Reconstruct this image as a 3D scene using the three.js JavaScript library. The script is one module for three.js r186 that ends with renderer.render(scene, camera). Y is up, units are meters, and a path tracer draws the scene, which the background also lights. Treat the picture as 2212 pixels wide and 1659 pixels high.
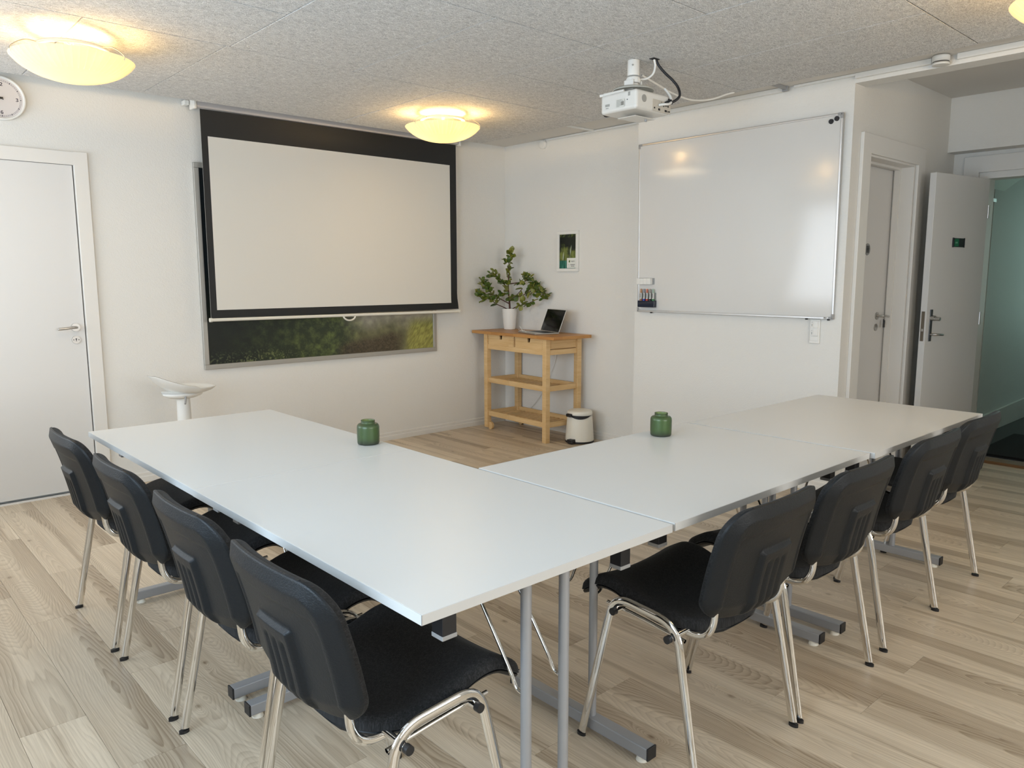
import * as THREE from 'three';
import { RoundedBoxGeometry } from 'three/addons/geometries/RoundedBoxGeometry.js';
import { mergeGeometries } from 'three/addons/utils/BufferGeometryUtils.js';
import { RectAreaLightUniformsLib } from 'three/addons/lights/RectAreaLightUniformsLib.js';

// ------------------------------------------------------------------ camera, sky, lights, exposure
const scene = new THREE.Scene();
const camera = new THREE.PerspectiveCamera(53.27, 2212 / 1659, 0.05, 100);
{
  const r = Math.PI / 180, yaw = 42.2974 * r, pitch = -8.0081 * r, roll = -0.1117 * r;
  const fwd = new THREE.Vector3(Math.sin(yaw) * Math.cos(pitch), Math.sin(pitch), -Math.cos(yaw) * Math.cos(pitch));
  const right = new THREE.Vector3(Math.cos(yaw), 0, Math.sin(yaw));
  const up = new THREE.Vector3().crossVectors(right, fwd);
  const up2 = up.clone().multiplyScalar(Math.cos(roll)).addScaledVector(right, -Math.sin(roll));
  camera.position.set(0, 1.35, 0);
  camera.up.copy(up2);
  camera.lookAt(fwd.add(camera.position));
}
scene.add(camera);

const renderer = new THREE.WebGLRenderer();
renderer.toneMapping = THREE.LinearToneMapping;
renderer.toneMappingExposure = 1.08;
renderer.shadowMap.enabled = true;

scene.background = new THREE.Color(0.80, 0.90, 1.0);
scene.backgroundIntensity = 1.6;
RectAreaLightUniformsLib.init();

// daylight entering at the windows of the left wall, the front wall and the added one of the corridor
function windowLight(w, h, pos, look, color, intensity) {
  const l = new THREE.RectAreaLight(color, intensity, w, h);
  l.position.set(...pos); l.lookAt(...look); l.castShadow = true;
  scene.add(l);
}
const LAMP_BULB = 0.42, LAMP_DOWN = 7.5;
const DAY = new THREE.Color(0.86, 0.93, 1.0);
windowLight(1.8, 1.35, [-0.83, 1.45, -4.27], [5, 4.2, -4.27], DAY, 4.4);  // upward tilt added to the room window lights to brighten the ceiling
windowLight(1.9, 1.35, [-0.83, 1.45, -1.35], [5, 4.2, -1.35], new THREE.Color(0.62, 0.81, 1.0), 8);
windowLight(3.0, 1.35, [1.7, 1.45, 2.62], [1.7, 4.8, -4.5], new THREE.Color(1.0, 0.95, 0.88), 5.8);
windowLight(0.7, 1.3, [9.28, 1.5, -1.45], [0, 1.5, -1.45], new THREE.Color(0.66, 0.92, 0.78), 0.22);

// ------------------------------------------------------------------ dimensions of the room
const ZW = -5.32, XC = 4.757, XB = 4.59, ZA = -2.085, XF = 6.26, XL = -0.8, ZF = 2.6;
const YC = 2.505, YP = 2.425, YA = 2.594, T = 0.736;

// ------------------------------------------------------------------ helpers
let seed = 7;
const rnd = () => { seed = (seed * 1664525 + 1013904223) >>> 0; return seed / 4294967296; };
const rr = (a, b) => a + (b - a) * rnd();
const reseed = (s) => { seed = s; };
const clamp = (x, a = 0, b = 1) => Math.max(a, Math.min(b, x));
const sst = (a, b, x) => { const t = clamp((x - a) / (b - a)); return t * t * (3 - 2 * t); };
const lerp = (a, b, t) => a + (b - a) * t;
function hash(x, y, s) { let h = (x * 374761393 + y * 668265263 + s * 974634777) | 0; h = Math.imul(h ^ (h >>> 13), 1274126177); return ((h ^ (h >>> 16)) >>> 0) / 4294967296; }
function noise(x, y, s = 0, px = 0, py = 0) {            // value noise, periodic when px, py are given
  let xi = Math.floor(x), yi = Math.floor(y); const fx = x - xi, fy = y - yi;
  const u = fx * fx * (3 - 2 * fx), v = fy * fy * (3 - 2 * fy);
  const w = (a, p) => (p ? ((a % p) + p) % p : a);
  const a = hash(w(xi, px), w(yi, py), s), b = hash(w(xi + 1, px), w(yi, py), s), c = hash(w(xi, px), w(yi + 1, py), s), d = hash(w(xi + 1, px), w(yi + 1, py), s);
  return a + (b - a) * u + (c - a) * v + (a - b - c + d) * u * v;
}
const fbm = (x, y, s, o = 4) => { let t = 0, a = 0.5; for (let i = 0; i < o; i++) { t += a * noise(x, y, s + i); x *= 2.03; y *= 2.03; a *= 0.5; } return t; };

function dataTex(w, h, fn, srgb, repeat) {
  const d = new Uint8Array(w * h * 4);
  for (let y = 0; y < h; y++) for (let x = 0; x < w; x++) {
    const c = fn(x, y), i = (y * w + x) * 4;
    if (typeof c === 'number') d[i] = d[i + 1] = d[i + 2] = clamp(c, 0, 255); else { d[i] = clamp(c[0], 0, 255); d[i + 1] = clamp(c[1], 0, 255); d[i + 2] = clamp(c[2], 0, 255); }
    d[i + 3] = 255;
  }
  const t = new THREE.DataTexture(d, w, h);
  t.wrapS = t.wrapT = THREE.RepeatWrapping; t.magFilter = THREE.LinearFilter; t.minFilter = THREE.LinearMipmapLinearFilter; t.generateMipmaps = true;
  if (srgb) t.colorSpace = THREE.SRGBColorSpace;
  if (repeat) t.repeat.set(repeat, repeat);
  t.needsUpdate = true;
  return t;
}
function canvasTex(w, h, draw, repeatable) {
  const c = document.createElement('canvas'); c.width = w; c.height = h;
  draw(c.getContext('2d'), w, h);
  const t = new THREE.CanvasTexture(c); t.colorSpace = THREE.SRGBColorSpace; t.magFilter = THREE.LinearFilter;
  if (repeatable) t.wrapS = t.wrapT = THREE.RepeatWrapping;
  return t;
}
const std = (color, roughness = 0.6, o = {}) => new THREE.MeshStandardMaterial({ color: new THREE.Color(color), roughness, metalness: 0, ...o });
const phys = (color, roughness = 0.6, o = {}) => new THREE.MeshPhysicalMaterial({ color: new THREE.Color(color), roughness, metalness: 0, ...o });

const names = {};
function numbered(name) { const n = names[name] = (names[name] ?? -1) + 1; return n ? `${name}_${String(n).padStart(3, '0')}` : name; }
function shade(o) { o.traverse((m) => { if (m.isMesh) { m.castShadow = true; m.receiveShadow = true; } }); return o; }
function thing(name, label, category, pos = [0, 0, 0], turn = 0, group) {
  const o = new THREE.Group(); o.name = numbered(name); o.position.set(...pos); o.rotation.y = turn;
  o.userData = { label, category }; if (group) o.userData.group = group;
  scene.add(o); return o;
}
function part(name, geo, material, parent, label) {
  const g = Array.isArray(geo) ? merge(geo) : geo;
  const m = new THREE.Mesh(g, material); m.name = name; m.castShadow = m.receiveShadow = true;
  if (label) m.userData.label = label;
  parent.add(m); return m;
}
function single(name, geo, material, label, category, pos = [0, 0, 0], turn = 0, group) {
  const m = part(numbered(name), geo, material, scene); m.position.set(...pos); m.rotation.y = turn;
  m.userData = { label, category }; if (group) m.userData.group = group; return m;
}
function struct(name, geo, material, label) {
  const m = part(name, geo, material, scene); m.userData.kind = 'structure'; if (label) m.userData.label = label; return m;
}
function structGroup(name, label) {
  const o = new THREE.Group(); o.name = name; o.userData = { kind: 'structure' }; if (label) o.userData.label = label; scene.add(o); return o;
}
function copyOf(src, pos, turn, label) {
  const c = src.clone(); c.name = numbered(src.name.replace(/_\d{3}$/, '')); c.position.set(...pos); c.rotation.y = turn;
  c.userData = { ...src.userData }; if (label) c.userData.label = label; scene.add(c); return c;
}

// geometry helpers
function plain(g) { let q = g.index ? g.toNonIndexed() : g; for (const k of Object.keys(q.attributes)) if (!['position', 'normal', 'uv'].includes(k)) q.deleteAttribute(k); return q; }
function merge(list) { return mergeGeometries(list.map(plain)); }
function uvBox(g) {                                         // uv in metres from the dominant axis of each face
  g = plain(g);
  const p = g.attributes.position, uv = new Float32Array(p.count * 2);
  const a = new THREE.Vector3(), b = new THREE.Vector3(), c = new THREE.Vector3(), n = new THREE.Vector3();
  for (let i = 0; i < p.count; i += 3) {
    a.fromBufferAttribute(p, i); b.fromBufferAttribute(p, i + 1); c.fromBufferAttribute(p, i + 2);
    n.copy(b).sub(a).cross(c.clone().sub(a));
    const ax = Math.abs(n.x), ay = Math.abs(n.y), az = Math.abs(n.z);
    [a, b, c].forEach((v, k) => {
      const o = (i + k) * 2;
      if (ay >= ax && ay >= az) { uv[o] = v.x; uv[o + 1] = v.z; } else if (ax >= az) { uv[o] = v.z; uv[o + 1] = v.y; } else { uv[o] = v.x; uv[o + 1] = v.y; }
    });
  }
  g.setAttribute('uv', new THREE.BufferAttribute(uv, 2)); return g;
}
const tr = (g, x = 0, y = 0, z = 0) => g.translate(x, y, z);
function box(x0, x1, y0, y1, z0, z1) { return uvBox(new THREE.BoxGeometry(x1 - x0, y1 - y0, z1 - z0).translate((x0 + x1) / 2, (y0 + y1) / 2, (z0 + z1) / 2)); }
function rbox(w, h, d, r = 0.003, x = 0, y = 0, z = 0, seg = 2) { return uvBox(new RoundedBoxGeometry(w, h, d, seg, Math.min(r, w / 2.01, h / 2.01, d / 2.01)).translate(x, y, z)); }
function cyl(r0, r1, h, seg = 24, x = 0, y = 0, z = 0) { return new THREE.CylinderGeometry(r1, r0, h, seg).translate(x, y + h / 2, z); }   // stands on y
function lathe(pts, seg = 40) { return new THREE.LatheGeometry(pts.map((p) => new THREE.Vector2(p[0], p[1])), seg); }
const V = (x, y, z) => new THREE.Vector3(x, y, z);
function smoothPath(pts, tension = 0.5) { return new THREE.CatmullRomCurve3(pts.map((p) => V(...p)), false, 'centripetal', tension); }
function tube(pts, r, n = 40, radial = 10, closed = false) { const c = Array.isArray(pts) ? smoothPath(pts) : pts; return new THREE.TubeGeometry(c, n, r, radial, closed); }
function rod(a, b, r, seg = 12) {
  const A = V(...a), B = V(...b), d = B.clone().sub(A), g = new THREE.CylinderGeometry(r, r, d.length(), seg);
  g.applyQuaternion(new THREE.Quaternion().setFromUnitVectors(V(0, 1, 0), d.normalize())); return g.translate((A.x + B.x) / 2, (A.y + B.y) / 2, (A.z + B.z) / 2);
}
// polyline in space with rounded bends of radius r
function bent(pts, r) {
  const p = pts.map((q) => V(...q)), path = new THREE.CurvePath(); let from = p[0];
  for (let i = 1; i < p.length - 1; i++) {
    const a = p[i].clone().add(p[i - 1].clone().sub(p[i]).setLength(r)), b = p[i].clone().add(p[i + 1].clone().sub(p[i]).setLength(r));
    path.add(new THREE.LineCurve3(from, a)); path.add(new THREE.QuadraticBezierCurve3(a, p[i], b)); from = b;
  }
  path.add(new THREE.LineCurve3(from, p[p.length - 1])); return path;
}
// sweep of an oval section (half sizes ra along "side", rb across) along a curve lying in a plane with the given normal
function ovalSweep(curve, normal, ra, rb, n = 60, seg = 14) {
  const N = V(...normal).normalize(), pos = [], idx = [], uv = [];
  const pts = curve.getSpacedPoints(n);
  for (let i = 0; i <= n; i++) {
    const t = pts[Math.min(n, i + 1)].clone().sub(pts[Math.max(0, i - 1)]).normalize(), s = new THREE.Vector3().crossVectors(N, t).normalize();
    for (let k = 0; k < seg; k++) { const a = k / seg * Math.PI * 2; const q = pts[i].clone().addScaledVector(s, Math.cos(a) * ra).addScaledVector(N, Math.sin(a) * rb); pos.push(q.x, q.y, q.z); uv.push(k / seg, i / n); }
  }
  for (let i = 0; i < n; i++) for (let k = 0; k < seg; k++) { const a = i * seg + k, b = i * seg + (k + 1) % seg, c = a + seg, d = b + seg; idx.push(a, b, c, b, d, c); }
  const g = new THREE.BufferGeometry(); g.setAttribute('position', new THREE.Float32BufferAttribute(pos, 3)); g.setAttribute('uv', new THREE.Float32BufferAttribute(uv, 2)); g.setIndex(idx); g.computeVertexNormals();
  // face outwards
  const p = g.attributes.position, nn = g.attributes.normal, c0 = pts[0]; const v0 = V(p.getX(0), p.getY(0), p.getZ(0)).sub(c0), n0 = V(nn.getX(0), nn.getY(0), nn.getZ(0));
  if (v0.dot(n0) < 0) { for (let i = 0; i < idx.length; i += 3) [idx[i], idx[i + 1]] = [idx[i + 1], idx[i]]; g.setIndex(idx); g.computeVertexNormals(); }
  return g;
}
// a closed pad: rows v from y0 to y1, half width w(y), surfaces front(x, y, d) and back(x, y, d) with d the distance to the rim, then warp(x, y, z)
function pad({ y0, y1, w, dist, front, back, warp, nu = 40, nv = 36 }) {          // wound for warps that mirror (x, y, z)
  const pos = [], uv = [], idx = [], row = (nu + 1);
  for (const side of [0, 1]) for (let j = 0; j <= nv; j++) for (let i = 0; i <= nu; i++) {
    const ty = 0.5 - 0.5 * Math.cos(Math.PI * j / nv), tx = -Math.cos(Math.PI * i / nu);
    const yy = lerp(y0, y1, lerp(j / nv, ty, 0.6)), x = lerp(2 * i / nu - 1, tx, 0.6) * w(yy), d = Math.max(0, dist(x, yy));
    const rim = (i === 0 || i === nu || j === 0 || j === nv);
    const f = front(x, yy, d), b = back(x, yy, d), z = rim ? (f + b) / 2 : side ? b : f, q = warp(x, yy, z);
    pos.push(...q); uv.push(x, yy);
  }
  const S = row * (nv + 1);
  for (let j = 0; j < nv; j++) for (let i = 0; i < nu; i++) {
    const a = j * row + i, b = a + 1, c = a + row, d = c + 1;
    idx.push(a, d, b, a, c, d, S + a, S + b, S + d, S + a, S + d, S + c);
  }
  const g = new THREE.BufferGeometry(); g.setAttribute('position', new THREE.Float32BufferAttribute(pos, 3)); g.setAttribute('uv', new THREE.Float32BufferAttribute(uv, 2)); g.setIndex(idx);
  g.computeVertexNormals(); return g;
}
const roundRect = (W, y0, y1, r0, r1) => {                  // half-width function and rim distance of a rounded rectangle (r0 below, r1 above)
  const w = (y) => { let d = 0; if (y < y0 + r0) { const t = y0 + r0 - y; d = r0 - Math.sqrt(Math.max(0, r0 * r0 - t * t)); } if (y > y1 - r1) { const t = y - (y1 - r1); d = r1 - Math.sqrt(Math.max(0, r1 * r1 - t * t)); } return W - d; };
  const dist = (x, y) => {
    x = Math.abs(x); const r = y > (y0 + y1) / 2 ? r1 : r0, cx = W - r, cy = y > (y0 + y1) / 2 ? y1 - r : y0 + r, up = y > (y0 + y1) / 2 ? y > cy : y < cy;
    if (x > cx && up) return r - Math.hypot(x - cx, y - cy);
    return Math.min(W - x, y - y0, y1 - y);
  };
  return { w, dist };
};
const roundover = (d, r) => { const t = clamp(d / r); return Math.sqrt(Math.max(0, 1 - (1 - t) * (1 - t))); };

// ------------------------------------------------------------------ materials
const plasterBump = dataTex(512, 512, (x, y) => 255 * (0.55 * noise(x / 5, y / 5, 1, 103, 103) + 0.3 * noise(x / 11, y / 11, 2, 47, 47) + 0.25 * Math.pow(noise(x / 7, y / 7, 3, 74, 74), 4)), false, 1 / 0.42);
const M = {
  wall: std(new THREE.Color(0.77, 0.755, 0.715), 0.78, { bumpMap: plasterBump, bumpScale: 0.0010 }),
  plainCeiling: std(new THREE.Color(0.72, 0.69, 0.64), 0.85),
  paint: std(new THREE.Color(0.74, 0.73, 0.70), 0.42),
  paintedTrim: std(new THREE.Color(0.76, 0.74, 0.70), 0.4),
  doorWhite: std(new THREE.Color(0.70, 0.69, 0.67), 0.38),
  darkGap: std(new THREE.Color(0.03, 0.03, 0.04), 0.9),
  whitePlastic: std(new THREE.Color(0.80, 0.79, 0.75), 0.35),
  creamPlastic: std(new THREE.Color(0.80, 0.77, 0.68), 0.32),
  greyPlastic: std(new THREE.Color(0.34, 0.34, 0.34), 0.5),
  blackPlastic: std(new THREE.Color(0.012, 0.012, 0.014), 0.45),
  blackMatte: std(new THREE.Color(0.012, 0.012, 0.013), 0.8),
  chrome: std(new THREE.Color(0.82, 0.81, 0.79), 0.06, { metalness: 1 }),
  steel: std(new THREE.Color(0.50, 0.49, 0.47), 0.32, { metalness: 1 }),
  alu: std(new THREE.Color(0.62, 0.62, 0.62), 0.35, { metalness: 0.9 }),
  silverPaint: std(new THREE.Color(0.36, 0.37, 0.39), 0.42, { metalness: 0.35 }),
  tableTop: std(new THREE.Color(0.70, 0.70, 0.68), 0.34),
  tableEdge: std(new THREE.Color(0.60, 0.60, 0.585), 0.4),
};
// wood for the trolley
function woodTex(a, b, s, staves) {
  return dataTex(512, 512, (x, y) => {
    const st = staves ? Math.floor(y / 64) : 0, off = hash(st, Math.floor((x + hash(st, 1, s) * 512) / 256) % 2, s);
    const g = noise(x / 60 + off * 40, y / 3.0, s, 0, 0) * 0.5 + noise(x / 160, y / 9, s + 1) * 0.5, t = clamp(0.25 + 0.6 * (g - 0.3) + (staves ? 0.5 * (off - 0.5) : 0.25 * (noise(x / 200, y / 60, s + 2) - 0.5)));
    return [lerp(a[0], b[0], t), lerp(a[1], b[1], t), lerp(a[2], b[2], t)];
  }, true, 1 / 0.6);
}
M.birch = std(0xffffff, 0.5, { map: woodTex([228, 196, 146], [196, 154, 98], 11, false) });
M.birchTop = std(0xffffff, 0.42, { map: woodTex([200, 148, 86], [158, 104, 52], 21, true) });
// fabrics of the chairs
const weave = dataTex(256, 256, (x, y) => 90 + 110 * hash(x >> 1, y, 5) * noise(x / 3, y / 3, 6, 85, 85) + 40 * noise(x / 40, y / 40, 8, 6, 6), false, 1 / 0.16);
const weaveColor = dataTex(256, 256, (x, y) => { const k = 14 + 30 * Math.pow(hash(x, y >> 1, 9), 2) + 16 * noise(x / 5, y / 5, 4, 51, 51); return [k, k * 1.02, k * 1.06]; }, true, 1 / 0.16);
M.fabric = phys(0xffffff, 0.95, { map: weaveColor, bumpMap: weave, bumpScale: 0.0012, sheen: 0.25, sheenRoughness: 0.5, sheenColor: new THREE.Color(0.25, 0.27, 0.3) });
const grainBump = dataTex(256, 256, (x, y) => 255 * (0.6 * noise(x / 2.4, y / 2.4, 12, 106, 106) + 0.4 * noise(x / 6, y / 6, 13, 42, 42)), false, 1 / 0.12);
M.shell = phys(new THREE.Color(0.010, 0.012, 0.014), 0.46, { specularIntensity: 0.55, bumpMap: grainBump, bumpScale: 0.0005 });

// ------------------------------------------------------------------ floor of laminate planks
function plankTexture(k) {
  const W = 256, H = 1728, s = 100 + k * 17; reseed(900 + k * 31);
  const cx = rr(-0.03, 0.21), hz = rr(0.3, 0.9), side = rnd() < 0.5 ? 1 : -1, split = rr(0.04, 0.14), knotZ = rr(0.2, 1.0), knotX = rr(0.03, 0.15), knot = rnd() < 0.4, strip = rnd() < 0.5, split2 = split + side * rr(0.03, 0.07);
  const base = rr(-0.12, 0.12), both = rnd() < 0.35;
  return dataTex(W, H, (px, py) => {
    const x = px / W * 0.178, z = py / H * 1.2;
    const wob = (noise(x * 14, z * 2.2, s) - 0.5) * 0.05 + (noise(x * 40, z * 8, s + 1) - 0.5) * 0.010;
    let d = Math.hypot(x - cx + wob, 0.03 + 0.075 * Math.abs(noise(1.3, z * 1.6 + 3, s + 2) * 2 - 0.7 + (z - 0.6) * hz));
    if (knot) { const kd = Math.hypot((x - knotX) * 1.2, (z - knotZ) * 0.42); d += 0.05 * Math.exp(-kd * kd / 0.0007) ; }
    const ph = d * 150 + noise(x * 60, z * 3, s + 3) * 0.6, f = ph - Math.floor(ph);
    const ring = Math.pow(f, 2.2) * (1 - sst(0.9, 1, f));
    const pore = noise(x * 900, z * 26, s + 4), fine = noise(x * 420, z * 5, s + 5);
    const edge = split + (noise(0.5, z * 1.5, s + 6) - 0.5) * 0.07 + (noise(2.5, z * 9, s + 6) - 0.5) * 0.012 + (noise(4.5, z * 40, s + 6) - 0.5) * 0.004, edge2 = split2 + (noise(7.5, z * 1.2, s + 6) - 0.5) * 0.05 + (noise(9.5, z * 14, s + 6) - 0.5) * 0.008;
    let heart = sst(-0.009, 0.009, (x - edge) * side) * (strip ? 1 - sst(-0.008, 0.008, (x - edge2) * side) : 1); if (both) heart = clamp(heart * 0.4 + 0.2);
    heart = clamp(heart + (noise(x * 9, z * 1.3, s + 7) - 0.5) * 0.35);
    let t = 0.14 + base * 0.8 + 0.26 * heart + ring * (0.20 + 0.24 * heart) + (noise(x * 150, z * 1.8, s + 11) - 0.5) * 0.16 + (pore - 0.5) * 0.10 + (fine - 0.5) * 0.14 + (noise(x * 20, z * 2, s + 8) - 0.5) * 0.12;
    if (knot) { const kd = Math.hypot(x - knotX, (z - knotZ) * 0.7); t += 0.5 * Math.exp(-kd * kd / 0.00008); }
    t = clamp(t, 0, 1.2);
    return [lerp(222, 132, t), lerp(207, 113, t), lerp(184, 90, t)];
  }, true);
}
const plankMats = []; for (let k = 0; k < 12; k++) plankMats.push(std(0xffffff, 0.40, { map: plankTexture(k) }));
{
  const floor = new THREE.Group(); floor.name = 'floor'; floor.userData = { kind: 'structure', label: 'pale ash laminate plank floor' }; scene.add(floor);
  part('subfloor', box(XL, 6.5, -0.08, -0.0125, ZW - 0.1, ZF), M.tableEdge, floor);
  const L = 1.2, Wp = 0.178, g = (len) => {
    const b = new RoundedBoxGeometry(Wp - 0.0007, 0.012, len - 0.0007, 1, 0.0009), q = plain(b), p = q.attributes.position, uv = q.attributes.uv;
    for (let i = 0; i < p.count; i++) uv.setXY(i, clamp((p.getX(i) + Wp / 2) / Wp, 0.002, 0.998), clamp((p.getZ(i) + L / 2) / L, 0.002, 0.998));
    return q.translate(0, -0.006, 0);
  };
  const full = g(L); reseed(77); let last = -1, count = 0;
  for (let c = -6; c < 33; c++) {
    const x = 0.332 + c * Wp + Wp / 2; let z = ZW + 0.008; const first = [0.34, 0.86, 0.6, 1.1, 0.22, 0.75][((c * 5) % 6 + 6) % 6] + rr(-0.08, 0.08);
    let k = 0;
    const endZ = x > 4.6 ? 0.55 : x < 0 ? 1.0 : 0.5;
    while (z < endZ - 0.05) {
      if (x > XC + 0.1 && z < ZA - 0.05) { const skip = ZA + 0.01; z = skip; }
      const len = Math.min(k === 0 ? first : L, Math.max(0.06, endZ + 1 - z)); k++;
      let v; do v = Math.floor(rnd() * plankMats.length); while (v === last); last = v;
      const geo = Math.abs(len - L) < 1e-6 ? full : g(len);
      const m = part(count ? `plank_${String(count).padStart(3, '0')}` : 'plank', geo, plankMats[v], floor); count++;
      m.position.set(x, 0, z + len / 2); if (rnd() < 0.5) m.rotation.y = Math.PI;
      z += len;
    }
  }
  // the rest of the room, behind the camera
  part('floor_behind_camera', [box(XL, 4.59, -0.0125, -0.0005, 1.0, ZF)], plankMats[3], floor).userData.kind = 'stuff';
  console.log('planks', count);
}

// ------------------------------------------------------------------ ceiling
const strands = (() => {
  const N = 2048, c = document.createElement('canvas'); c.width = c.height = N; const g = c.getContext('2d');
  g.fillStyle = 'rgb(96,96,96)'; g.fillRect(0, 0, N, N); reseed(4242); g.lineCap = 'round';
  for (let i = 0; i < 46000; i++) {
    const lev = i / 46000, x = rnd() * N, y = rnd() * N, a = (rnd() < 0.65 ? rr(-0.7, 0.7) : rnd() * 6.28), l = rr(18, 62), k = rr(-0.9, 0.9), v = Math.floor(lerp(105, 215, clamp(lev * 0.75 + rr(-0.22, 0.3))));
    g.strokeStyle = `rgb(${v},${v},${v})`; g.lineWidth = rr(1.6, 4.2);
    const dx = Math.cos(a) * l, dy = Math.sin(a) * l;
    for (const ox of [0, x > N - 90 ? -N : x < 90 ? N : 0]) for (const oy of [0, y > N - 90 ? -N : y < 90 ? N : 0]) {
      g.beginPath(); g.moveTo(x + ox - dx / 2, y + oy - dy / 2); g.quadraticCurveTo(x + ox - dy * k * 0.5, y + oy + dx * k * 0.5, x + ox + dx / 2, y + oy + dy / 2); g.stroke();
      if (!ox && !oy) { if (x > 90 && x < N - 90 && y > 90 && y < N - 90) { ox || oy; } }
    }
  }
  return { data: g.getImageData(0, 0, N, N).data, N };
})();
const stTex = (fn, srgb) => dataTex(strands.N, strands.N, (x, y) => fn(strands.data[(y * strands.N + x) * 4]), srgb, 1 / 0.95);
// strand tone: a shifted copy of the depth picture, darker in its gaps
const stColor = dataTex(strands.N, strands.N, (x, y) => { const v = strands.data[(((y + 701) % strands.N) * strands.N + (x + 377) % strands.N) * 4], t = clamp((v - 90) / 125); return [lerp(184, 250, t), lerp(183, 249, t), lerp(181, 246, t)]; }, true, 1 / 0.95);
const stBump = stTex((v) => v, false);
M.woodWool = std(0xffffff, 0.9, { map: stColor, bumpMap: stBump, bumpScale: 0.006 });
{
  const ceiling = structGroup('ceiling', 'grey wood wool acoustic panels under a painted ceiling');
  part('ceiling_slab', [box(XL - 0.1, XB + 0.0, YC, YC + 0.12, ZW - 0.1, ZF + 0.1), box(XB, XC + 0.1, YC, YC + 0.12, ZW - 0.1, ZA)], M.plainCeiling, ceiling);
  part('alcove_ceiling', box(XB, 6.5, YA, YA + 0.1, ZA - 0.1, -0.35), M.plainCeiling, ceiling);
  // a raft of panels hung under the plaster; rows run along the screen wall
  const P = [], add = (x0, x1, z0, z1) => P.push([x0, x1, z0, z1]), E = 4.17;
  add(XL + 0.15, 0.285, -4.955, -3.704); add(0.285, 0.951, -4.955, -3.704); add(0.951, 1.558, -4.955, -3.704);
  add(1.558, 2.858, -4.955, -4.394); add(1.558, 2.858, -4.394, -3.704); add(2.858, E, -4.955, -4.394); add(2.858, E, -4.394, -3.704);
  add(XL + 0.15, 0.285, -3.704, -2.553); add(0.285, 1.574, -3.704, -3.110); add(0.285, 1.574, -3.110, -2.553);
  add(1.574, 2.235, -3.704, -2.553); add(2.235, 2.862, -3.704, -2.553); add(2.862, E, -3.704, -3.176); add(2.862, E, -3.176, -2.553);
  add(XL + 0.15, 0.285, -2.553, -1.320); add(0.285, 1.588, -2.553, -1.320); add(1.588, 2.862, -2.553, -1.940); add(1.588, 2.862, -1.940, -1.320); add(2.862, 3.52, -2.553, -1.320); add(3.52, E, -2.553, -1.320);
  for (const [z0, z1] of [[-1.320, -0.1], [-0.1, 1.12], [1.12, 2.40]]) for (const [x0, x1] of [[XL + 0.15, 0.285], [0.285, 1.588], [1.588, 2.862], [2.862, E]]) add(x0, x1, z0, z1);
  const dark = std(new THREE.Color(0.07, 0.068, 0.065), 0.95), by0 = YP + 0.0355;
  part('light_block_batten', [...[-0.6, 0.285, 0.951, 1.558, 2.235, 2.86, 3.52, 4.12].map((x) => box(x - 0.03, x + 0.03, by0, YC, -4.93, 2.38)), ...[-4.93, -4.394, -3.704, -3.176, -3.11, -2.553, -1.94, -1.32, -0.1, 1.12].map((z) => box(XL + 0.17, 4.15, by0 + 0.0005, YC - 0.001, z - 0.025, z + 0.025))], dark, ceiling).userData.kind = 'stuff';  // unseen dark battens, added over the joints to block light from above
  P.forEach(([x0, x1, z0, z1], i) => {
    const g = uvBox(new RoundedBoxGeometry(x1 - x0 - 0.0055, 0.035, z1 - z0 - 0.0055, 1, 0.0012)), uv = g.attributes.uv, ox = hash(i, 3, 1), oz = hash(i, 5, 2), tu = 0;
    for (let k = 0; k < uv.count; k++) { const u = uv.getX(k), v = uv.getY(k); if (tu) uv.setXY(k, v + ox, u + oz); else uv.setXY(k, u + ox, v + oz); }
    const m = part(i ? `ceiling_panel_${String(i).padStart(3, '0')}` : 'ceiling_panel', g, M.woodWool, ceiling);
    m.position.set((x0 + x1) / 2, YP + 0.0175 + (hash(i, 9, 9) - 0.5) * 0.002, (z0 + z1) / 2);
  });
}

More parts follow.
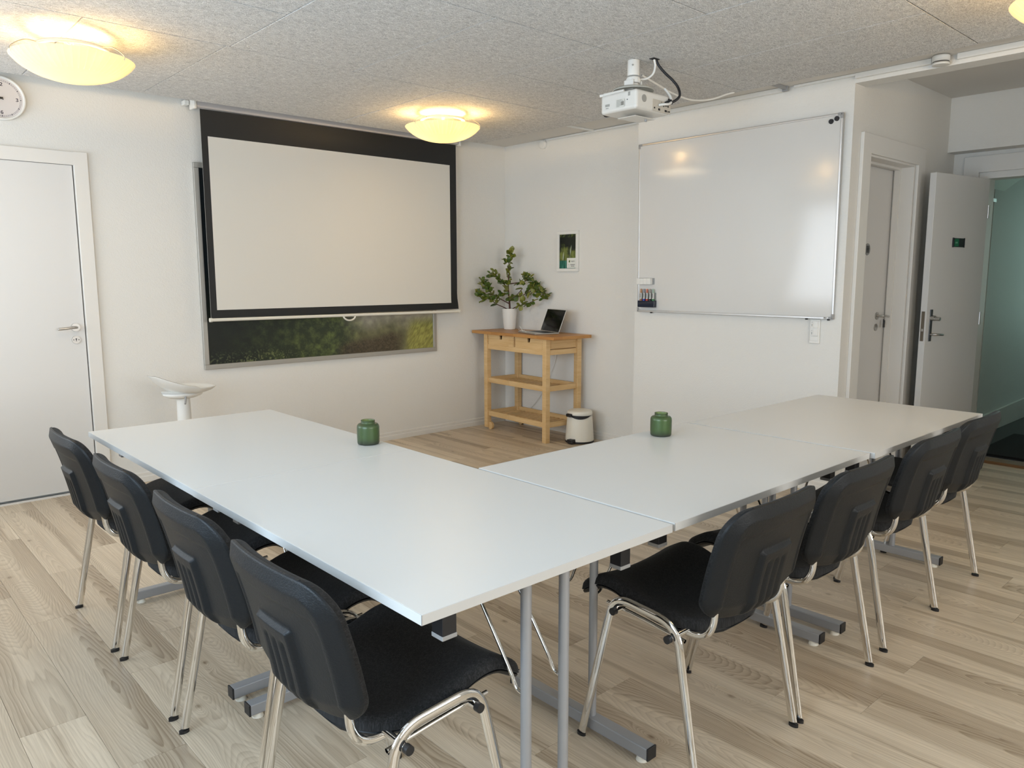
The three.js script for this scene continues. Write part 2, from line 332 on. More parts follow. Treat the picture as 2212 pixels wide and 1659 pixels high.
// ------------------------------------------------------------------ walls
const HW = 2.6;
{
  // the screen wall with the opening of the left door
  struct('wall_back', [box(XL - 0.1, 0.42, -0.08, HW, ZW - 0.12, ZW), box(0.42, 1.268, 2.045, HW, ZW - 0.12, ZW), box(1.268, XC + 0.12, -0.08, HW, ZW - 0.12, ZW), box(0.3, 1.4, -0.08, 2.2, ZW - 0.2, ZW - 0.12)], M.wall, 'white plaster wall behind the projection screen');
  struct('wall_right', box(XC, XC + 0.12, -0.08, HW, ZW, -3.60), M.wall, 'white plaster wall in the corner behind the trolley');
  struct('wall_right_2', [box(XB, 4.815, -0.08, HW, -3.665, ZA)], M.wall, 'white wall that carries the whiteboard, proud of the corner wall');
  // alcove wall with the toilet door opening
  struct('wall_alcove', [box(4.815, XF + 0.12, 2.085, HW + 0.1, ZA - 0.14, ZA), box(5.55, XF + 0.12, -0.08, 2.085, ZA - 0.14, ZA), box(4.815, 5.65, -0.08, 2.2, ZA - 0.24, ZA - 0.2)], M.wall, 'shaded plaster wall with the toilet door');
  // far wall of the alcove with the doorway
  struct('wall_far', [box(XF, XF + 0.14, 2.045, 2.7, ZA, -0.35), box(XF, XF + 0.14, -0.08, 2.045, ZA, -1.865), box(XF, XF + 0.14, -0.08, 2.045, -1.03, -0.35), box(6.12, XF, 2.22, 2.7, ZA, -0.45)], M.wall, 'far plaster wall with a boxed bulkhead over the doorway');
  struct('wall_alcove_2', box(XB + 0.1, XF + 0.1, -0.08, 2.7, -0.45, -0.35), M.wall);
  struct('wall_right_3', box(XB, XB + 0.12, -0.08, HW, -0.45, ZF), M.wall);
  struct('beam', [box(XB, XB + 0.13, 2.453, 2.613, ZA, -0.45)], M.wall, 'white ceiling beam over the alcove opening');
  // left wall with two windows
  const wz = [[-5.24, -3.35], [-2.35, -0.35]], wy = [0.75, 2.15];
  struct('wall_left', [box(XL - 0.25, XL, -0.08, HW, ZW - 0.1, wz[0][0]), box(XL - 0.25, XL, -0.08, HW, wz[0][1], wz[1][0]), box(XL - 0.25, XL, -0.08, HW, wz[1][1], ZF + 0.1), ...wz.flatMap(([a, b]) => [box(XL - 0.25, XL, -0.08, wy[0], a, b), box(XL - 0.25, XL, wy[1], HW, a, b)])], M.wall);
  struct('wall_front', [box(XL, 0.1, -0.08, HW, ZF, ZF + 0.2), box(3.3, XB + 0.12, -0.08, HW, ZF, ZF + 0.2), box(0.1, 3.3, -0.08, wy[0], ZF, ZF + 0.2), box(0.1, 3.3, wy[1], HW, ZF, ZF + 0.2)], M.wall);
  const paneMat = phys(0xffffff, 0.02, { transmission: 1, thickness: 0, ior: 1.5 });
  wz.forEach(([a, b], i) => {
    const w = structGroup(`window_${i + 1}`);
    part('window_frame', [box(XL - 0.2, XL - 0.14, wy[0], wy[0] + 0.06, a, b), box(XL - 0.2, XL - 0.14, wy[1] - 0.06, wy[1], a, b), box(XL - 0.2, XL - 0.14, wy[0], wy[1], a, a + 0.06), box(XL - 0.2, XL - 0.14, wy[0], wy[1], b - 0.06, b), box(XL - 0.2, XL - 0.14, wy[0], wy[1], (a + b) / 2 - 0.03, (a + b) / 2 + 0.03)], M.paint, w);
    part('window_pane', box(XL - 0.175, XL - 0.17, wy[0] + 0.05, wy[1] - 0.05, a + 0.05, b - 0.05), paneMat, w);
    part('window_sill', box(XL - 0.13, XL + 0.05, wy[0] - 0.03, wy[0], a - 0.03, b + 0.03), M.paint, w);
  });
  const w3 = structGroup('window_3');
  part('window_frame', [box(0.1, 3.3, wy[0], wy[0] + 0.06, ZF + 0.1, ZF + 0.16), box(0.1, 3.3, wy[1] - 0.06, wy[1], ZF + 0.1, ZF + 0.16), ...[0.1, 1.14, 2.2, 3.24].map((x) => box(x, x + 0.06, wy[0], wy[1], ZF + 0.1, ZF + 0.16))], M.paint, w3);
  part('window_pane', box(0.15, 3.25, wy[0] + 0.05, wy[1] - 0.05, ZF + 0.13, ZF + 0.135), paneMat, w3);
}
// skirting boards, each with its ledge
{
  // profile lies in (depth, height) and runs along z; normal = +x
  const skirt = (len) => { const s = new THREE.Shape(); s.moveTo(0, 0); s.lineTo(0.014, 0); s.lineTo(0.014, 0.036); s.lineTo(0.009, 0.040); s.lineTo(0.009, 0.060); s.lineTo(0.006, 0.066); s.lineTo(0, 0.066); return new THREE.ExtrudeGeometry(s, { depth: len, bevelEnabled: false }); };
  struct('baseboard_back', skirt(XC - 1.33).rotateY(-Math.PI / 2).translate(XC, 0, ZW), M.paintedTrim, 'white skirting board under the screen');
  struct('baseboard_right', skirt(-3.665 - ZW - 0.014).rotateY(Math.PI).translate(XC, 0, -3.665), M.paintedTrim, 'white skirting board behind the trolley');
  struct('baseboard_right_2', skirt(ZA + 3.665).rotateY(Math.PI).translate(XB, 0, ZA), M.paintedTrim);
}

// ------------------------------------------------------------------ doors and their casings
function leverHandle(parent, mat, { x, y, z, dir, out, drop = 0.006, len = 0.10, r = 0.008 }) {       // dir: unit lateral vector, out: unit vector away from the leaf
  const D = V(...dir), O = V(...out), at = (l, o, dy = 0) => [x + D.x * l + O.x * o, y + dy, z + D.z * l + O.z * o];
  const q = new THREE.Quaternion().setFromUnitVectors(V(0, 1, 0), O);
  const rose = new THREE.CylinderGeometry(0.025, 0.026, 0.008, 32).applyQuaternion(q).translate(...at(0, 0.004));
  const lever = tube([at(0, 0.004), at(0, 0.034), at(0.008, 0.045, 0.001), at(0.03, 0.048, 0), at(len * 0.7, 0.047, -drop * 0.6), at(len, 0.042, -drop)], r, 48, 12);
  const tip = new THREE.SphereGeometry(r, 12, 8).translate(...at(len, 0.042, -drop));
  const h = part('handle', [rose], mat, parent, 'brushed steel door handle'); part('lever', [lever, tip], mat, h); return h;
}
function plate(r, h, out, pos, sy = 1) { return new THREE.CylinderGeometry(r, r * 1.04, h, 32).scale(1, 1, sy).applyQuaternion(new THREE.Quaternion().setFromUnitVectors(V(0, 1, 0), V(...out))).translate(...pos); }
{
  const d = structGroup('door_1', 'plain white door on the left of the screen wall');
  part('door_leaf', rbox(0.812, 1.998, 0.04, 0.002, 1.2435 - 0.406, 0.021 + 0.999, ZW - 0.019), M.doorWhite, d);
  leverHandle(d, M.steel, { x: 1.192, y: 1.043, z: ZW + 0.001, dir: [-1, 0, 0], out: [0, 0, 1], len: 0.098 });
  const k = part('keyhole_plate', plate(0.024, 0.007, [0, 0, 1], [1.190, 0.966, ZW + 0.0045]), M.steel, d, 'round steel keyhole plate');
  part('keyhole', [plate(0.0042, 0.003, [0, 0, 1], [1.190, 0.971, ZW + 0.0078]), box(1.1883, 1.1917, 0.957, 0.971, ZW + 0.0065, ZW + 0.0093), plate(0.003, 0.002, [0, 0, 1], [1.176, 0.966, ZW + 0.0077]), plate(0.003, 0.002, [0, 0, 1], [1.204, 0.966, ZW + 0.0077])], M.darkGap, k);
  const t = structGroup('trim_1', 'white casing round the left door');
  part('casing', [rbox(0.078, 2.1, 0.02, 0.003, 1.289, 1.05, ZW + 0.01), rbox(0.078, 2.1, 0.02, 0.003, 0.385, 1.05, ZW + 0.01), rbox(0.98, 0.078, 0.02, 0.003, 0.837, 2.061 - 0.002, ZW + 0.0101)], M.paintedTrim, t);
  part('jamb', [box(1.2495, 1.2675, 0, 2.0225, ZW - 0.12, ZW + 0.003), box(0.4205, 0.4265, 0, 2.0225, ZW - 0.12, ZW + 0.003), box(0.4205, 1.2675, 2.0225, 2.0445, ZW - 0.12, ZW + 0.003)], M.paintedTrim, t);
  part('threshold', box(0.42, 1.25, 0, 0.008, ZW - 0.004, ZW + 0.02), M.paintedTrim, t);
}
{
  const zl = ZA - 0.13;
  const d = structGroup('door_2', 'white toilet door set deep in its frame');
  part('door_leaf', rbox(0.72, 2.05, 0.04, 0.002, 5.525 - 0.36, 0.012 + 1.025, zl - 0.02), M.doorWhite, d);
  const h = leverHandle(d, M.steel, { x: 5.40, y: 1.076, z: zl, dir: [1, 0, 0], out: [0, 0, 1], len: 0.10 });
  part('key', [rod([5.45, 1.0, zl + 0.03], [5.45, 1.052, zl + 0.03], 0.004, 8), rbox(0.025, 0.05, 0.006, 0.002, 5.45, 1.02, zl + 0.034)], M.blackPlastic, h);
  part('keyhole_plate', plate(0.024, 0.006, [0, 0, 1], [5.395, 0.998, zl + 0.003]), M.steel, d, 'round steel keyhole plate');
  const t = structGroup('trim_2', 'wide white casing round the toilet door');
  part('casing', [rbox(0.115, 2.19, 0.022, 0.004, 4.757, 1.095, ZA + 0.011), rbox(0.115, 2.19, 0.022, 0.004, 5.6125, 1.095, ZA + 0.011), rbox(0.97, 0.115, 0.022, 0.004, 5.185, 2.1375, ZA + 0.0111)], M.paintedTrim, t);
  part('jamb', [box(5.53, 5.549, 0, 2.068, zl - 0.04, ZA + 0.004), box(5.515, 5.53, 0, 2.053, zl + 0.012, zl + 0.05), box(4.8155, 4.8255, 0, 2.068, zl - 0.04, ZA + 0.004), box(4.8155, 5.549, 2.068, 2.0845, zl - 0.04, ZA + 0.004), box(4.8255, 5.53, 2.053, 2.068, zl + 0.012, zl + 0.05)], M.paintedTrim, t);
}
{
  // the open door, swung back into the alcove
  const d = structGroup('door_3', 'open white door swung back into the alcove');
  d.position.set(6.212, 0, -1.845); d.rotation.y = Math.atan2(-0.167, 0.986);            // local -x runs from hinge to lock edge
  const w = 0.69;
  part('door_leaf', rbox(w, 2.005, 0.042, 0.002, -w / 2, 0.015 + 1.0025, 0), M.doorWhite, d);
  const fz = 0.021, hx = -w + 0.055;
  const lp = part('lock_plate', rbox(0.03, 0.215, 0.006, 0.003, hx, 1.015, fz + 0.003), std(new THREE.Color(0.12, 0.125, 0.13), 0.35, { metalness: 0.8 }), d, 'dark steel lock plate');
  part('knob', [rod([hx, 1.065, fz], [hx, 1.065, fz + 0.03], 0.017, 20), rod([hx, 1.062, fz + 0.028], [hx + 0.004, 1.06, fz + 0.062], 0.013, 20)], M.steel, lp);
  part('lever', [tube([[hx, 0.955, fz], [hx, 0.955, fz + 0.03], [hx + 0.012, 0.955, fz + 0.044], [hx + 0.04, 0.954, fz + 0.048], [hx + 0.085, 0.951, fz + 0.044]], 0.008, 40, 12)], M.steel, lp);
  const fp = part('face_plate', rbox(0.003, 0.2, 0.022, 0.001, -w - 0.0012, 1.01, 0), std(new THREE.Color(0.22, 0.19, 0.15), 0.4, { metalness: 0.8 }), d);
  part('latch', rbox(0.012, 0.018, 0.012, 0.002, -w - 0.006, 0.985, 0.002), M.steel, fp);
  part('hinge', [0.25, 1.0, 1.75].map((y) => rod([0.008, y, fz], [0.008, y + 0.09, fz], 0.008, 12)), M.steel, d);
  const t = structGroup('trim_3', 'white casing round the far doorway');
  part('casing', [rbox(0.022, 2.19, 0.10, 0.003, XF - 0.011, 1.095, -1.93 - 0.03), rbox(0.022, 2.19, 0.10, 0.003, XF - 0.011, 1.095, -0.98), rbox(0.022, 0.115, 1.08, 0.003, XF - 0.0111, 2.1325, -1.47)], M.paintedTrim, t);
  part('jamb', [box(XF - 0.004, XF + 0.144, 0, 2.03, -1.8645, -1.85), box(XF - 0.004, XF + 0.144, 0, 2.03, -1.045, -1.0305), box(XF - 0.004, XF + 0.144, 2.03, 2.0445, -1.8645, -1.0305)], M.paintedTrim, t);
  part('threshold', rbox(0.13, 0.022, 0.86, 0.005, XF + 0.0, 0.009, -1.45), std(new THREE.Color(0.20, 0.10, 0.035), 0.4), t, 'brown wooden threshold');
}

// ------------------------------------------------------------------ corridor beyond the doorway
{
  const cw = std(new THREE.Color(0.72, 0.73, 0.70), 0.6, { bumpMap: plasterBump, bumpScale: 0.001 });
  struct('wall_corridor', [box(XF + 0.14, 6.72, -0.08, 2.7, ZA - 0.02, ZA + 0.0), box(7.17, 9.4, -0.08, 2.7, ZA - 0.1, ZA + 0.02), box(6.72, 7.17, 2.02, 2.7, ZA - 0.1, ZA), box(6.6, 7.3, -0.08, 2.1, ZA - 0.16, ZA - 0.1)], cw, 'whitish corridor wall');
  struct('wall_corridor_2', [box(6.4, 9.4, -0.08, 2.7, -0.6, -0.5)], cw);
  struct('wall_corridor_3', [box(9.3, 9.4, -0.08, 0.8, -2.1, -0.5), box(9.3, 9.4, 2.2, 2.7, -2.1, -0.5), box(9.3, 9.4, 0.8, 2.2, -2.1, -1.85), box(9.3, 9.4, 0.8, 2.2, -1.05, -0.5)], cw);
  struct('ceiling_corridor', [box(6.4, 9.4, 2.62, 2.72, -2.2, -0.5)], M.plainCeiling);
  const sof = new THREE.Shape(); sof.moveTo(0, 2.04); sof.lineTo(0.02, 2.04); sof.lineTo(0.62, 2.5); sof.lineTo(0.62, 2.62); sof.lineTo(0, 2.62);
  struct('trim_4', new THREE.ExtrudeGeometry(sof, { depth: 0.98, bevelEnabled: false }).rotateY(-Math.PI / 2).translate(7.40, 0, ZA), std(new THREE.Color(0.66, 0.72, 0.64), 0.5), 'sloping soffit of a staircase in the corridor');  // greenish base colour carries the green light falling on the soffit
  const w = structGroup('window_4'); part('window_pane', box(9.34, 9.345, 0.8, 2.2, -1.85, -1.05), phys(new THREE.Color(0.80, 0.95, 0.86), 0.1, { transmission: 1, thickness: 0 }), w);  // unseen window with a green pane, added to light the corridor green
  const d = structGroup('door_4', 'shaded corridor door seen through the doorway');
  part('door_leaf', rbox(0.44, 1.99, 0.04, 0.002, 6.945, 1.0, ZA - 0.02), M.doorWhite, d);
  leverHandle(d, M.steel, { x: 6.93, y: 1.07, z: ZA, dir: [1, 0, 0], out: [0, 0, 1], len: 0.09 });
  part('door_closer', rbox(0.36, 0.03, 0.04, 0.004, 6.98, 1.95, ZA + 0.02), M.alu, d);
  const s2 = new THREE.Shape(); s2.moveTo(0, 0); s2.lineTo(2.1, 0); s2.lineTo(2.1, 0.20); s2.lineTo(0, 0.16);
  struct('baseboard_corridor', new THREE.ExtrudeGeometry(s2, { depth: 0.018, bevelEnabled: false }).translate(7.19, 0, ZA + 0.02), M.paintedTrim);
  struct('floor_corridor', box(6.5, 9.4, -0.08, 0.0, -2.2, -0.5), std(new THREE.Color(0.06, 0.06, 0.06), 0.8));
  const pile = dataTex(128, 128, (x, y) => 20 + 200 * hash(x, y, 3), false, 1 / 0.1);
  single('door_mat', rbox(1.0, 0.014, 0.78, 0.005, 0, 0.007, 0), std(new THREE.Color(0.008, 0.008, 0.009), 0.95, { bumpMap: pile, bumpScale: 0.004 }), 'black entrance mat on the corridor floor beyond the doorway', 'mat', [6.98, 0, -1.47]);
}

// ------------------------------------------------------------------ folding tables
function makeTable(pos, turn, label) {
  // local x: width of the table, local z: its length
  const W = 0.767, L = 1.1398, t = thing('folding_table', label, 'table', pos, turn, 'grey folding tables pushed into a corner shape');
  part('tabletop', rbox(W - 0.004, 0.021, L - 0.004, 0.0005, 0, T - 0.0105, 0), M.tableTop, t);
  part('edge_band', [rbox(0.002, 0.0205, L, 0.0006, W / 2 - 0.001, T - 0.0104, 0), rbox(0.002, 0.0205, L, 0.0006, -W / 2 + 0.001, T - 0.0104, 0), rbox(W, 0.0205, 0.002, 0.0006, 0, T - 0.0104, L / 2 - 0.001), rbox(W, 0.0205, 0.002, 0.0006, 0, T - 0.0104, -L / 2 + 0.001)], M.tableEdge, t);
  for (const x of [-0.3, 0.3]) part('under_rail', rbox(0.022, 0.025, L - 0.22, 0.002, x * 0.75, T - 0.034, 0), M.blackPlastic, t);
  for (const s of [-1, 1]) {
    const z = s * (L / 2 - 0.064), f = part('leg_frame', [rod([-0.2, T - 0.036, z], [0.2, T - 0.036, z], 0.0125, 16)], M.silverPaint, t);
    for (const x of [-0.06, 0.06]) part('post', rod([x, 0.05, z], [x, T - 0.03, z], 0.0125, 24), M.silverPaint, f);
    part('foot_bar', rbox(0.56, 0.036, 0.038, 0.004, 0, 0.034, z), M.silverPaint, f);
    for (const x of [-0.281, 0.281]) part('end_cap', rbox(0.006, 0.037, 0.039, 0.002, x, 0.034, z), M.blackPlastic, f, 'black end cap');
    for (const x of [-0.25, 0.25]) part('glide', cyl(0.018, 0.014, 0.016, 20, x, 0, z), M.creamPlastic, f, 'white round floor glide');
    for (const x of [-0.06, 0.06]) part('stay_rod', tube([[x, 0.425, z - s * 0.012], [x, 0.43, z - s * 0.03], [x, 0.46, z - s * 0.05], [x, T - 0.06, z - s * 0.215], [x, T - 0.03, z - s * 0.235]], 0.0045, 40, 10), M.chrome, f, 'chrome folding stay');
    for (const x of [-0.274, 0.274]) { const z2 = s * (L / 2 - 0.077), b = part('stacking_block', rbox(0.036, 0.076, 0.036, 0.002, x, T - 0.059, z2), M.blackPlastic, t); part('block_foot', rbox(0.038, 0.010, 0.038, 0.002, x, T - 0.099, z2), M.greyPlastic, b, 'grey foot of the block'); }
  }
  return t;
}
const table1 = makeTable([1.1535, 0, -1.6635], 0, 'grey folding table at the corner of the L, nearest the camera');
copyOf(table1, [1.1545, 0, -2.8035], 0, 'grey folding table at the end of the left arm, in front of the white stool');
copyOf(table1, [2.1165, 0, -1.4775], Math.PI / 2, 'grey folding table in the middle of the right arm, under the darker green jar');
copyOf(table1, [3.2665, 0, -1.4635], Math.PI / 2, 'grey folding table at the far end of the right arm, nearest the open door');

// ------------------------------------------------------------------ stacking chairs
function makeChair() {
  const c = thing('stacking_chair', '', 'chair', [0, 0, 0], 0, 'black stacking chairs along the tables');
  const frameM = M.chrome;
  for (const s of [-1, 1]) {
    const X = 0.240, Xf = 0.252;
    const curve = bent([[s * Xf, 0.014, -0.200], [s * X, 0.463, -0.098], [s * X, 0.447, 0.115], [s * Xf, 0.014, 0.200]], 0.062);
    const f = part('leg_frame', ovalSweep(curve, [s, 0, 0], 0.0135, 0.0075, 110, 16), frameM, c);
    for (const z of [-0.2025, 0.2025]) part('rubber_foot', cyl(1, 1, 0.009, 20).scale(0.0092, 1, 0.0150).translate(s * Xf, 0, z), M.blackPlastic, f, 'black rubber foot');
    // tube from under the seat up to the back
    part('back_support', ovalSweep(bent([[s * 0.165, 0.408, -0.05], [s * 0.170, 0.398, 0.175], [s * 0.172, 0.535, 0.1885]], 0.072), [1, 0, 0.0], 0.0105, 0.0065, 70, 14), frameM, c);
  }
  for (const z of [-0.085, 0.10]) {
    const b = part('cross_bar', rod([-0.250, 0.432 - (z > 0 ? 0.022 : 0.006), z], [0.250, 0.432 - (z > 0 ? 0.022 : 0.006), z], 0.0085, 16), frameM, c);
    for (const s of [-1, 1]) part('bar_cap', rod([s * 0.248, 0.432 - (z > 0 ? 0.022 : 0.006), z], [s * 0.262, 0.432 - (z > 0 ? 0.022 : 0.006), z], 0.0105, 16), M.blackPlastic, b, 'black bar cap');
  }
  for (const s of [-1, 1]) part('seat_rail', tube([[s * 0.222, 0.428, -0.135], [s * 0.222, 0.424, -0.06], [s * 0.222, 0.412, 0.06], [s * 0.222, 0.404, 0.13]], 0.0055, 24, 10), frameM, c);
  // seat: y of the pad is local z, arc-shaped rear edge
  const hw = (y) => { let w = 0.222; const f = y + 0.262; if (f < 0.05) w -= 0.05 - Math.sqrt(Math.max(0, 0.0025 - (0.05 - f) * (0.05 - f))); if (y > -0.02) { const t = (y + 0.02) / 0.182; w = Math.min(w, 0.222 * Math.sqrt(Math.max(0, 1 - Math.pow(t, 2.6)))); } return w; };
  const sd = (x, y) => Math.min(hw(y) - Math.abs(x), y + 0.262, (0.162 - y) * 1.0 + 0.0) * 0.95;
  const profile = (y) => 0.438 + 0.022 * Math.exp(-Math.pow((y + 0.145) / 0.075, 2)) - 0.75 * Math.pow(Math.max(0, -0.175 - y), 1.3) - 0.030 * sst(-0.12, 0.12, y) ;
  const seatWarp = (x, y, z) => [x, profile(y) + z + 0.055 * x * x / 0.05 * 0.35 - 0.004, y];
  part('seat_cushion', pad({ y0: -0.262, y1: 0.162, w: (y) => Math.max(0.004, hw(y)), dist: sd, front: (x, y, d) => 0.028 * roundover(d, 0.03), back: (x, y, d) => -0.004, warp: (x, y, z) => seatWarp(x, y, z), nu: 44, nv: 40 }).scale(1, 1, 1), M.fabric, c);
  part('seat_shell', pad({ y0: -0.258, y1: 0.158, w: (y) => Math.max(0.004, hw(y) - 0.004), dist: sd, front: () => -0.004, back: (x, y, d) => -0.006 - 0.012 * roundover(d, 0.03), warp: seatWarp, nu: 30, nv: 28 }), M.shell, c);
  // back: local x, y up; front faces -z
  const Y0 = 0.497, Y1 = 0.778, R = roundRect(0.225, Y0, Y1, 0.035, 0.075);
  const bw = (x, y, z) => { const t = (y - Y0) / (Y1 - Y0), cx = x * x; y -= 0.050 * Math.pow(Math.max(0, 1 - Math.pow(Math.abs(x) / 0.225, 2.4)), 0.8) * Math.pow(clamp(1 - t), 1.4); return [x, y - 0.10 * cx * t + 0.004, 0.196 + 0.052 * t + 0.03 * t * t - 0.55 * cx * (0.75 + 0.25 * t) - z]; };
  part('back_cushion', pad({ y0: Y0, y1: Y1, w: R.w, dist: R.dist, front: (x, y, d) => 0.026 * roundover(d, 0.028), back: () => 0, warp: bw, nu: 44, nv: 36 }), M.fabric, c);
  const rear = (x, y, d) => {
    const t = (y - Y0) / (Y1 - Y0), ax = Math.abs(x);
    const edgeX = 0.180 - 0.10 * Math.pow(Math.max(0, (t - 0.62)) / 0.38, 2);
    // rolled rim, inset panel below a shallow ledge, ribbed boss
    const sl = d / 0.034, so = sl < 0.9 ? sl : sl > 1.1 ? 1 : 1 - (1.1 - sl) * (1.1 - sl) / 0.4;       // sloping side faces, a crease, then the flat back
    let z = 0.005 * roundover(d, 0.006) + 0.019 * so;
    z -= 0.0045 * (1 - sst(edgeX - 0.004, edgeX + 0.004, ax)) * (1 - sst(0.755, 0.775, t + 0.9 * x * x));
    const boss = (1 - sst(0.066, 0.076, ax)) * (1 - sst(0.545, 0.575, t));
    if (boss > 0) { let b = 0.0125; for (const gx of [-0.036, 0, 0.036]) b -= 0.0075 * Math.exp(-Math.pow((x - gx) / 0.0075, 2)) * (1 - sst(0.44, 0.48, t)); z += boss * b * sst(-0.02, 0.08, t + 0.02); }
    return -z;
  };
  part('back_shell', pad({ y0: Y0 - 0.002, y1: Y1 + 0.002, w: (y) => R.w(clamp(y, Y0, Y1)) + 0.002, dist: (x, y) => R.dist(x, y) + 0.002, front: () => 0.0015, back: rear, warp: bw, nu: 120, nv: 84 }), M.shell, c);
  return c;
}
const chair = makeChair();
{
  const q = -Math.PI / 2, spots = [
    [1.825, -1.222, 0, 'black chair in the right row, closest to the camera, beside the L corner'],
    [2.362, -1.222, 0, 'second black chair of the right row, backing onto the table with the darker jar'],
    [3.008, -1.232, 0, 'third black chair of the right row, next to last before the doorway'],
    [3.536, -1.245, 0, 'last black chair of the right row, nearest the open door'],
    [0.900, -1.446, q, 'black chair in the left row, closest to the camera, with its whole seat in view'],
    [0.905, -1.980, q, 'second black chair of the left row counted from the camera'],
    [0.905, -2.575, q, 'third black chair of the left row counted from the camera'],
    [0.900, -3.170, q, 'last black chair of the left row, nearest the plain white door'],
  ];
  spots.forEach(([x, z, a, label], i) => {
    if (!i) { chair.position.set(x, 0, z); chair.rotation.y = a; chair.userData.label = label; } else copyOf(chair, [x, 0, z], a, label);
  });
}

// ------------------------------------------------------------------ green glass jars
{
  const glass = phys(new THREE.Color(0.70, 0.82, 0.55), 0.30, { transmission: 0.95, thickness: 0.004, ior: 1.48, attenuationColor: new THREE.Color(0.14, 0.30, 0.06), attenuationDistance: 0.0060 });
  const jar = lathe([[0, 0], [0.034, 0], [0.0385, 0.002], [0.0405, 0.006], [0.0412, 0.03], [0.0412, 0.062], [0.0400, 0.070], [0.0360, 0.0755], [0.0285, 0.0775], [0.0255, 0.0790], [0.0252, 0.083], [0.0258, 0.0885], [0.0252, 0.0895], [0.0236, 0.0890], [0.0228, 0.084], [0.0228, 0.077], [0.0270, 0.0748], [0.0345, 0.0725], [0.0375, 0.068], [0.0385, 0.060], [0.0385, 0.012], [0.036, 0.0075], [0, 0.0072]], 64);
  single('glass_jar', jar, glass, 'frosted green glass jar on the left arm of the tables', 'jar', [1.478, T + 0.0002, -2.416], 0);
  single('glass_jar', jar, glass, 'darker green glass jar on the right arm, in front of the whiteboard wall', 'jar', [2.394, T + 0.0002, -1.772], 0.4);
}

// ------------------------------------------------------------------ wooden kitchen trolley
const TA = 3.2 * Math.PI / 180, TY = 0.8755;
{
  // local x: depth (0 front .. 0.42 back), local z: length, 0 near end .. -1.08 far end
  const t = thing('kitchen_trolley', 'birch kitchen trolley with two drawers and two slatted shelves in the room corner', 'trolley', [4.276, 0, -4.215], -TA);
  part('worktop', rbox(0.42, 0.026, 1.085, 0.003, 0.21, TY - 0.013, -0.5425), M.birchTop, t, 'oiled darker wooden worktop');
  const s = 0.046, zn = -0.135, zf = -0.915, x0 = 0.045, x1 = 0.395, yt = TY - 0.026;
  for (const [x, z, y0] of [[x0, zn, 0], [x1, zn, 0], [x0, zf, 0.018], [x1, zf, 0.018]]) {
    const l = part('leg', rbox(s, yt - y0, s, 0.003, x, (yt + y0) / 2, z), M.birch, t);
    if (y0) part('wheel', [rod([x - 0.004, 0.034, z + 0.035], [x + 0.016, 0.034, z + 0.035], 0.034, 32), rod([x - 0.026, 0.034, z + 0.012], [x + 0.03, 0.034, z + 0.012], 0.006, 12)], M.birch, l);
  }
  const xm = (x0 + x1) / 2, zm = (zn + zf) / 2, dx = x1 - x0 - s, dz = zn - zf - s;
  // rails under the drawers, end panels and back panel
  part('front_rail', rbox(0.02, 0.04, dz, 0.002, x0 - 0.005, 0.739, zm), M.birch, t);
  part('back_panel', rbox(0.016, 0.12, dz, 0.002, x1 + 0.006, yt - 0.065, zm), M.birch, t);
  for (const z of [zn, zf]) { part('end_rail', rbox(dx, 0.042, 0.02, 0.002, xm, 0.740, z), M.birch, t); part('end_panel', rbox(dx, 0.066, 0.014, 0.002, xm, yt - 0.050, z - 0.006), M.birch, t); part('end_rail', rbox(dx, 0.016, 0.02, 0.002, xm, yt - 0.008, z), M.birch, t); }
  part('drawer_divider', rbox(0.30, 0.085, 0.012, 0.001, xm - 0.01, yt - 0.046, zm), M.birch, t);
  // drawers: fronts with a tapered finger cut
  const dw = dz / 2 - 0.011;
  for (const k of [0, 1]) {
    const zc = zm + (k ? 1 : -1) * (dz / 4 + 0.002);
    const sh = new THREE.Shape(); const h0 = 0.760, h1 = yt - 0.003, a = 0.022, b = 0.013, cut = 0.036;
    sh.moveTo(-dw / 2, h0); sh.lineTo(dw / 2, h0); sh.lineTo(dw / 2, h1); sh.lineTo(a, h1); sh.lineTo(b, h1 - cut); sh.lineTo(-b, h1 - cut); sh.lineTo(-a, h1); sh.lineTo(-dw / 2, h1);
    const fr = uvBox(new THREE.ExtrudeGeometry(sh, { depth: 0.014, bevelEnabled: true, bevelSize: 0.001, bevelThickness: 0.001, bevelSegments: 1 }).rotateY(-Math.PI / 2).translate(x0 + 0.002, 0, zc));
    const d = part('drawer', [fr, box(x0 + 0.004, x1 - 0.03, h0, h0 + 0.008, zc - dw / 2 + 0.004, zc + dw / 2 - 0.004), box(x0 + 0.004, x1 - 0.03, h0, h1 - 0.01, zc - dw / 2 + 0.002, zc - dw / 2 + 0.01), box(x0 + 0.004, x1 - 0.03, h0, h1 - 0.01, zc + dw / 2 - 0.01, zc + dw / 2 - 0.002)], M.birch, t);
    part('dovetail', [-1, 1].flatMap((e) => Array.from({ length: 5 }, (_, i) => rbox(0.002, 0.0075, 0.006, 0.0005, x0 - 0.0128, h0 + 0.009 + i * 0.0145, zc + e * (dw / 2 - 0.0045)))), std(new THREE.Color(0.36, 0.22, 0.10), 0.6), d, 'darker dovetail ends');
  }
  for (const y of [0.444, 0.146]) {
    const sh = part('shelf', [rbox(0.018, 0.044, dz, 0.002, x0 + 0.0, y, zm), rbox(0.018, 0.044, dz, 0.002, x1, y, zm), rbox(dx, 0.044, 0.018, 0.002, xm, y, zn), rbox(dx, 0.044, 0.018, 0.002, xm, y, zf)], M.birch, t);
    for (let i = 0; i < 13; i++) part('slat', rbox(dx + 0.02, 0.012, 0.030, 0.0015, xm, y - 0.014, zn - 0.045 - i * (dz - 0.045) / 12), M.birch, sh);
  }
}

